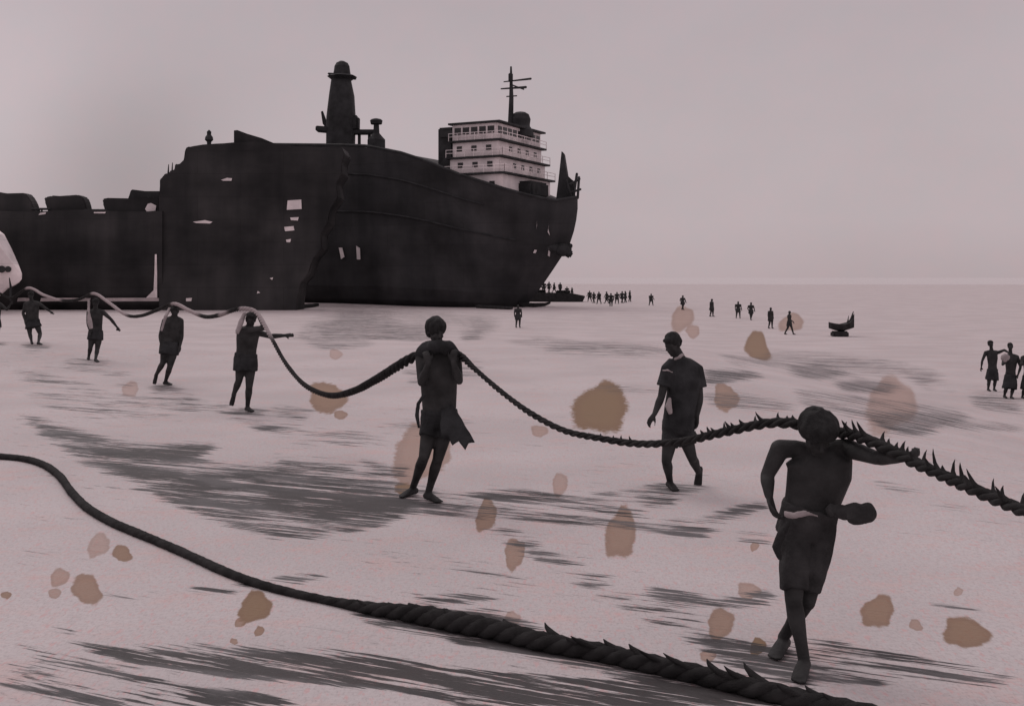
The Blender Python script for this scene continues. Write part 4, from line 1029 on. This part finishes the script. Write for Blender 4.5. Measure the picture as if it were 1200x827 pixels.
# ------------------------------------------------------------------ sky and light: overcast, pinkish
EL, AZ = math.radians(48), math.radians(-35)
w = bpy.data.worlds.new('World'); bpy.context.scene.world = w; w.use_nodes = True
nt = w.node_tree; N = nt.nodes; L = nt.links; bg = N['Background']
sky = N.new('ShaderNodeTexSky'); sky.sky_type = 'NISHITA'; sky.sun_disc = False; sky.sun_elevation = EL; sky.sun_rotation = AZ; sky.dust_density = 4
hs = N.new('ShaderNodeHueSaturation'); hs.inputs['Saturation'].default_value = .15; hs.inputs['Value'].default_value = .35; L.new(sky.outputs[0], hs.inputs['Color'])
tc = N.new('ShaderNodeTexCoord'); sx = N.new('ShaderNodeSeparateXYZ'); L.new(tc.outputs['Generated'], sx.inputs[0])
gr = N.new('ShaderNodeValToRGB'); el = gr.color_ramp.elements
el[0].position = 0.0; el[0].color = (4.52, 3.80, 3.92, 1); el[1].position = 1.0; el[1].color = (7.6, 6.7, 6.9, 1)
e1 = gr.color_ramp.elements.new(.05); e1.color = (4.80, 4.12, 4.26, 1)
e2 = gr.color_ramp.elements.new(.12); e2.color = (4.75, 4.13, 4.28, 1)
e3 = gr.color_ramp.elements.new(.27); e3.color = (4.3, 3.74, 3.95, 1)
e4 = gr.color_ramp.elements.new(.42); e4.color = (4.7, 4.1, 4.25, 1)
L.new(sx.outputs['Z'], gr.inputs[0])
mpw = N.new('ShaderNodeMapping'); mpw.inputs['Scale'].default_value = (1.0, 1.0, 1.8); mpw.inputs['Rotation'].default_value = (0, .22, 0); mpw.inputs['Location'].default_value = (.3, .2, .55); L.new(tc.outputs['Generated'], mpw.inputs[0])
cn = N.new('ShaderNodeTexNoise'); cn.inputs['Scale'].default_value = 2.1; cn.inputs['Detail'].default_value = 5; cn.inputs['Roughness'].default_value = .45; L.new(mpw.outputs[0], cn.inputs['Vector'])
cr = N.new('ShaderNodeValToRGB'); cr.color_ramp.elements[0].position = .34; cr.color_ramp.elements[1].position = .66
cr.color_ramp.elements[0].color = (.93, .925, .925, 1); cr.color_ramp.elements[1].color = (1.06, 1.05, 1.055, 1); L.new(cn.outputs['Fac'], cr.inputs[0])
mu = N.new('ShaderNodeMix'); mu.data_type = 'RGBA'; mu.blend_type = 'MULTIPLY'; mu.inputs['Factor'].default_value = 1; L.new(gr.outputs[0], mu.inputs['A']); L.new(cr.outputs[0], mu.inputs['B'])
cur = mu.outputs['Result']
for (x, y), sz, amt in (((140, 212), 230, -.32), ((20, 118), 300, .12), ((560, 60), 60, -.04), ((300, 110), 200, -.06), ((1050, 300), 30, .03)):   # cloud banks: direction, tightness, strength
    d = V((x - CX, FOC, HY - y)).normalized()
    dt = N.new('ShaderNodeVectorMath'); dt.operation = 'DOT_PRODUCT'; L.new(tc.outputs['Generated'], dt.inputs[0]); dt.inputs[1].default_value = d
    pw = N.new('ShaderNodeMath'); pw.operation = 'POWER'; pw.use_clamp = True; pw.inputs[1].default_value = sz; L.new(dt.outputs['Value'], pw.inputs[0])
    ma = N.new('ShaderNodeMath'); ma.operation = 'MULTIPLY_ADD'; L.new(pw.outputs[0], ma.inputs[0]); ma.inputs[1].default_value = amt; ma.inputs[2].default_value = 1
    sv = N.new('ShaderNodeVectorMath'); sv.operation = 'SCALE'; L.new(cur, sv.inputs[0]); L.new(ma.outputs[0], sv.inputs['Scale']); cur = sv.outputs[0]
mn = N.new('ShaderNodeTexNoise'); mn.inputs['Scale'].default_value = 42; mn.inputs['Detail'].default_value = 6; mn.inputs['Roughness'].default_value = .75; L.new(tc.outputs['Generated'], mn.inputs['Vector'])
mr_ = N.new('ShaderNodeValToRGB'); mr_.color_ramp.elements[0].position = .38; mr_.color_ramp.elements[1].position = .68; mr_.color_ramp.elements[0].color = (.985, .99, .995, 1); mr_.color_ramp.elements[1].color = (1.03, .985, .99, 1); L.new(mn.outputs['Fac'], mr_.inputs[0])
mm = N.new('ShaderNodeMix'); mm.data_type = 'RGBA'; mm.blend_type = 'MULTIPLY'; mm.inputs['Factor'].default_value = 1; L.new(cur, mm.inputs['A']); L.new(mr_.outputs[0], mm.inputs['B']); cur = mm.outputs['Result']
mx = N.new('ShaderNodeMix'); mx.data_type = 'RGBA'; mx.inputs['Factor'].default_value = .88; L.new(hs.outputs[0], mx.inputs['A']); L.new(cur, mx.inputs['B'])
L.new(mx.outputs['Result'], bg.inputs['Color']); bg.inputs['Strength'].default_value = .1

sl = bpy.data.lights.new('sun', 'SUN'); sl.energy = .6; sl.angle = math.radians(35); sl.color = (1, .95, .92)
so = bpy.data.objects.new('sun', sl); C.objects.link(so)
dirv = V((math.sin(AZ) * math.cos(EL), math.cos(AZ) * math.cos(EL), math.sin(EL)))
so.rotation_euler = dirv.to_track_quat('Z', 'Y').to_euler()

cam = bpy.data.cameras.new('camera'); co = bpy.data.objects.new('camera', cam); C.objects.link(co)
cam.sensor_width = 36; cam.lens = 36 * FOC / 1200; cam.shift_y = (HY - 413.5) / 1200; cam.clip_end = 20000; cam.clip_start = .1
co.location = (0, 0, HC); co.rotation_euler = (math.pi / 2, 0, 0)
sc = bpy.context.scene; sc.camera = co
sc.view_settings.view_transform = 'Standard'; sc.view_settings.look = 'None'; sc.view_settings.exposure = .2; sc.view_settings.gamma = 1
sc.cycles.max_bounces = 6; sc.cycles.use_denoising = True
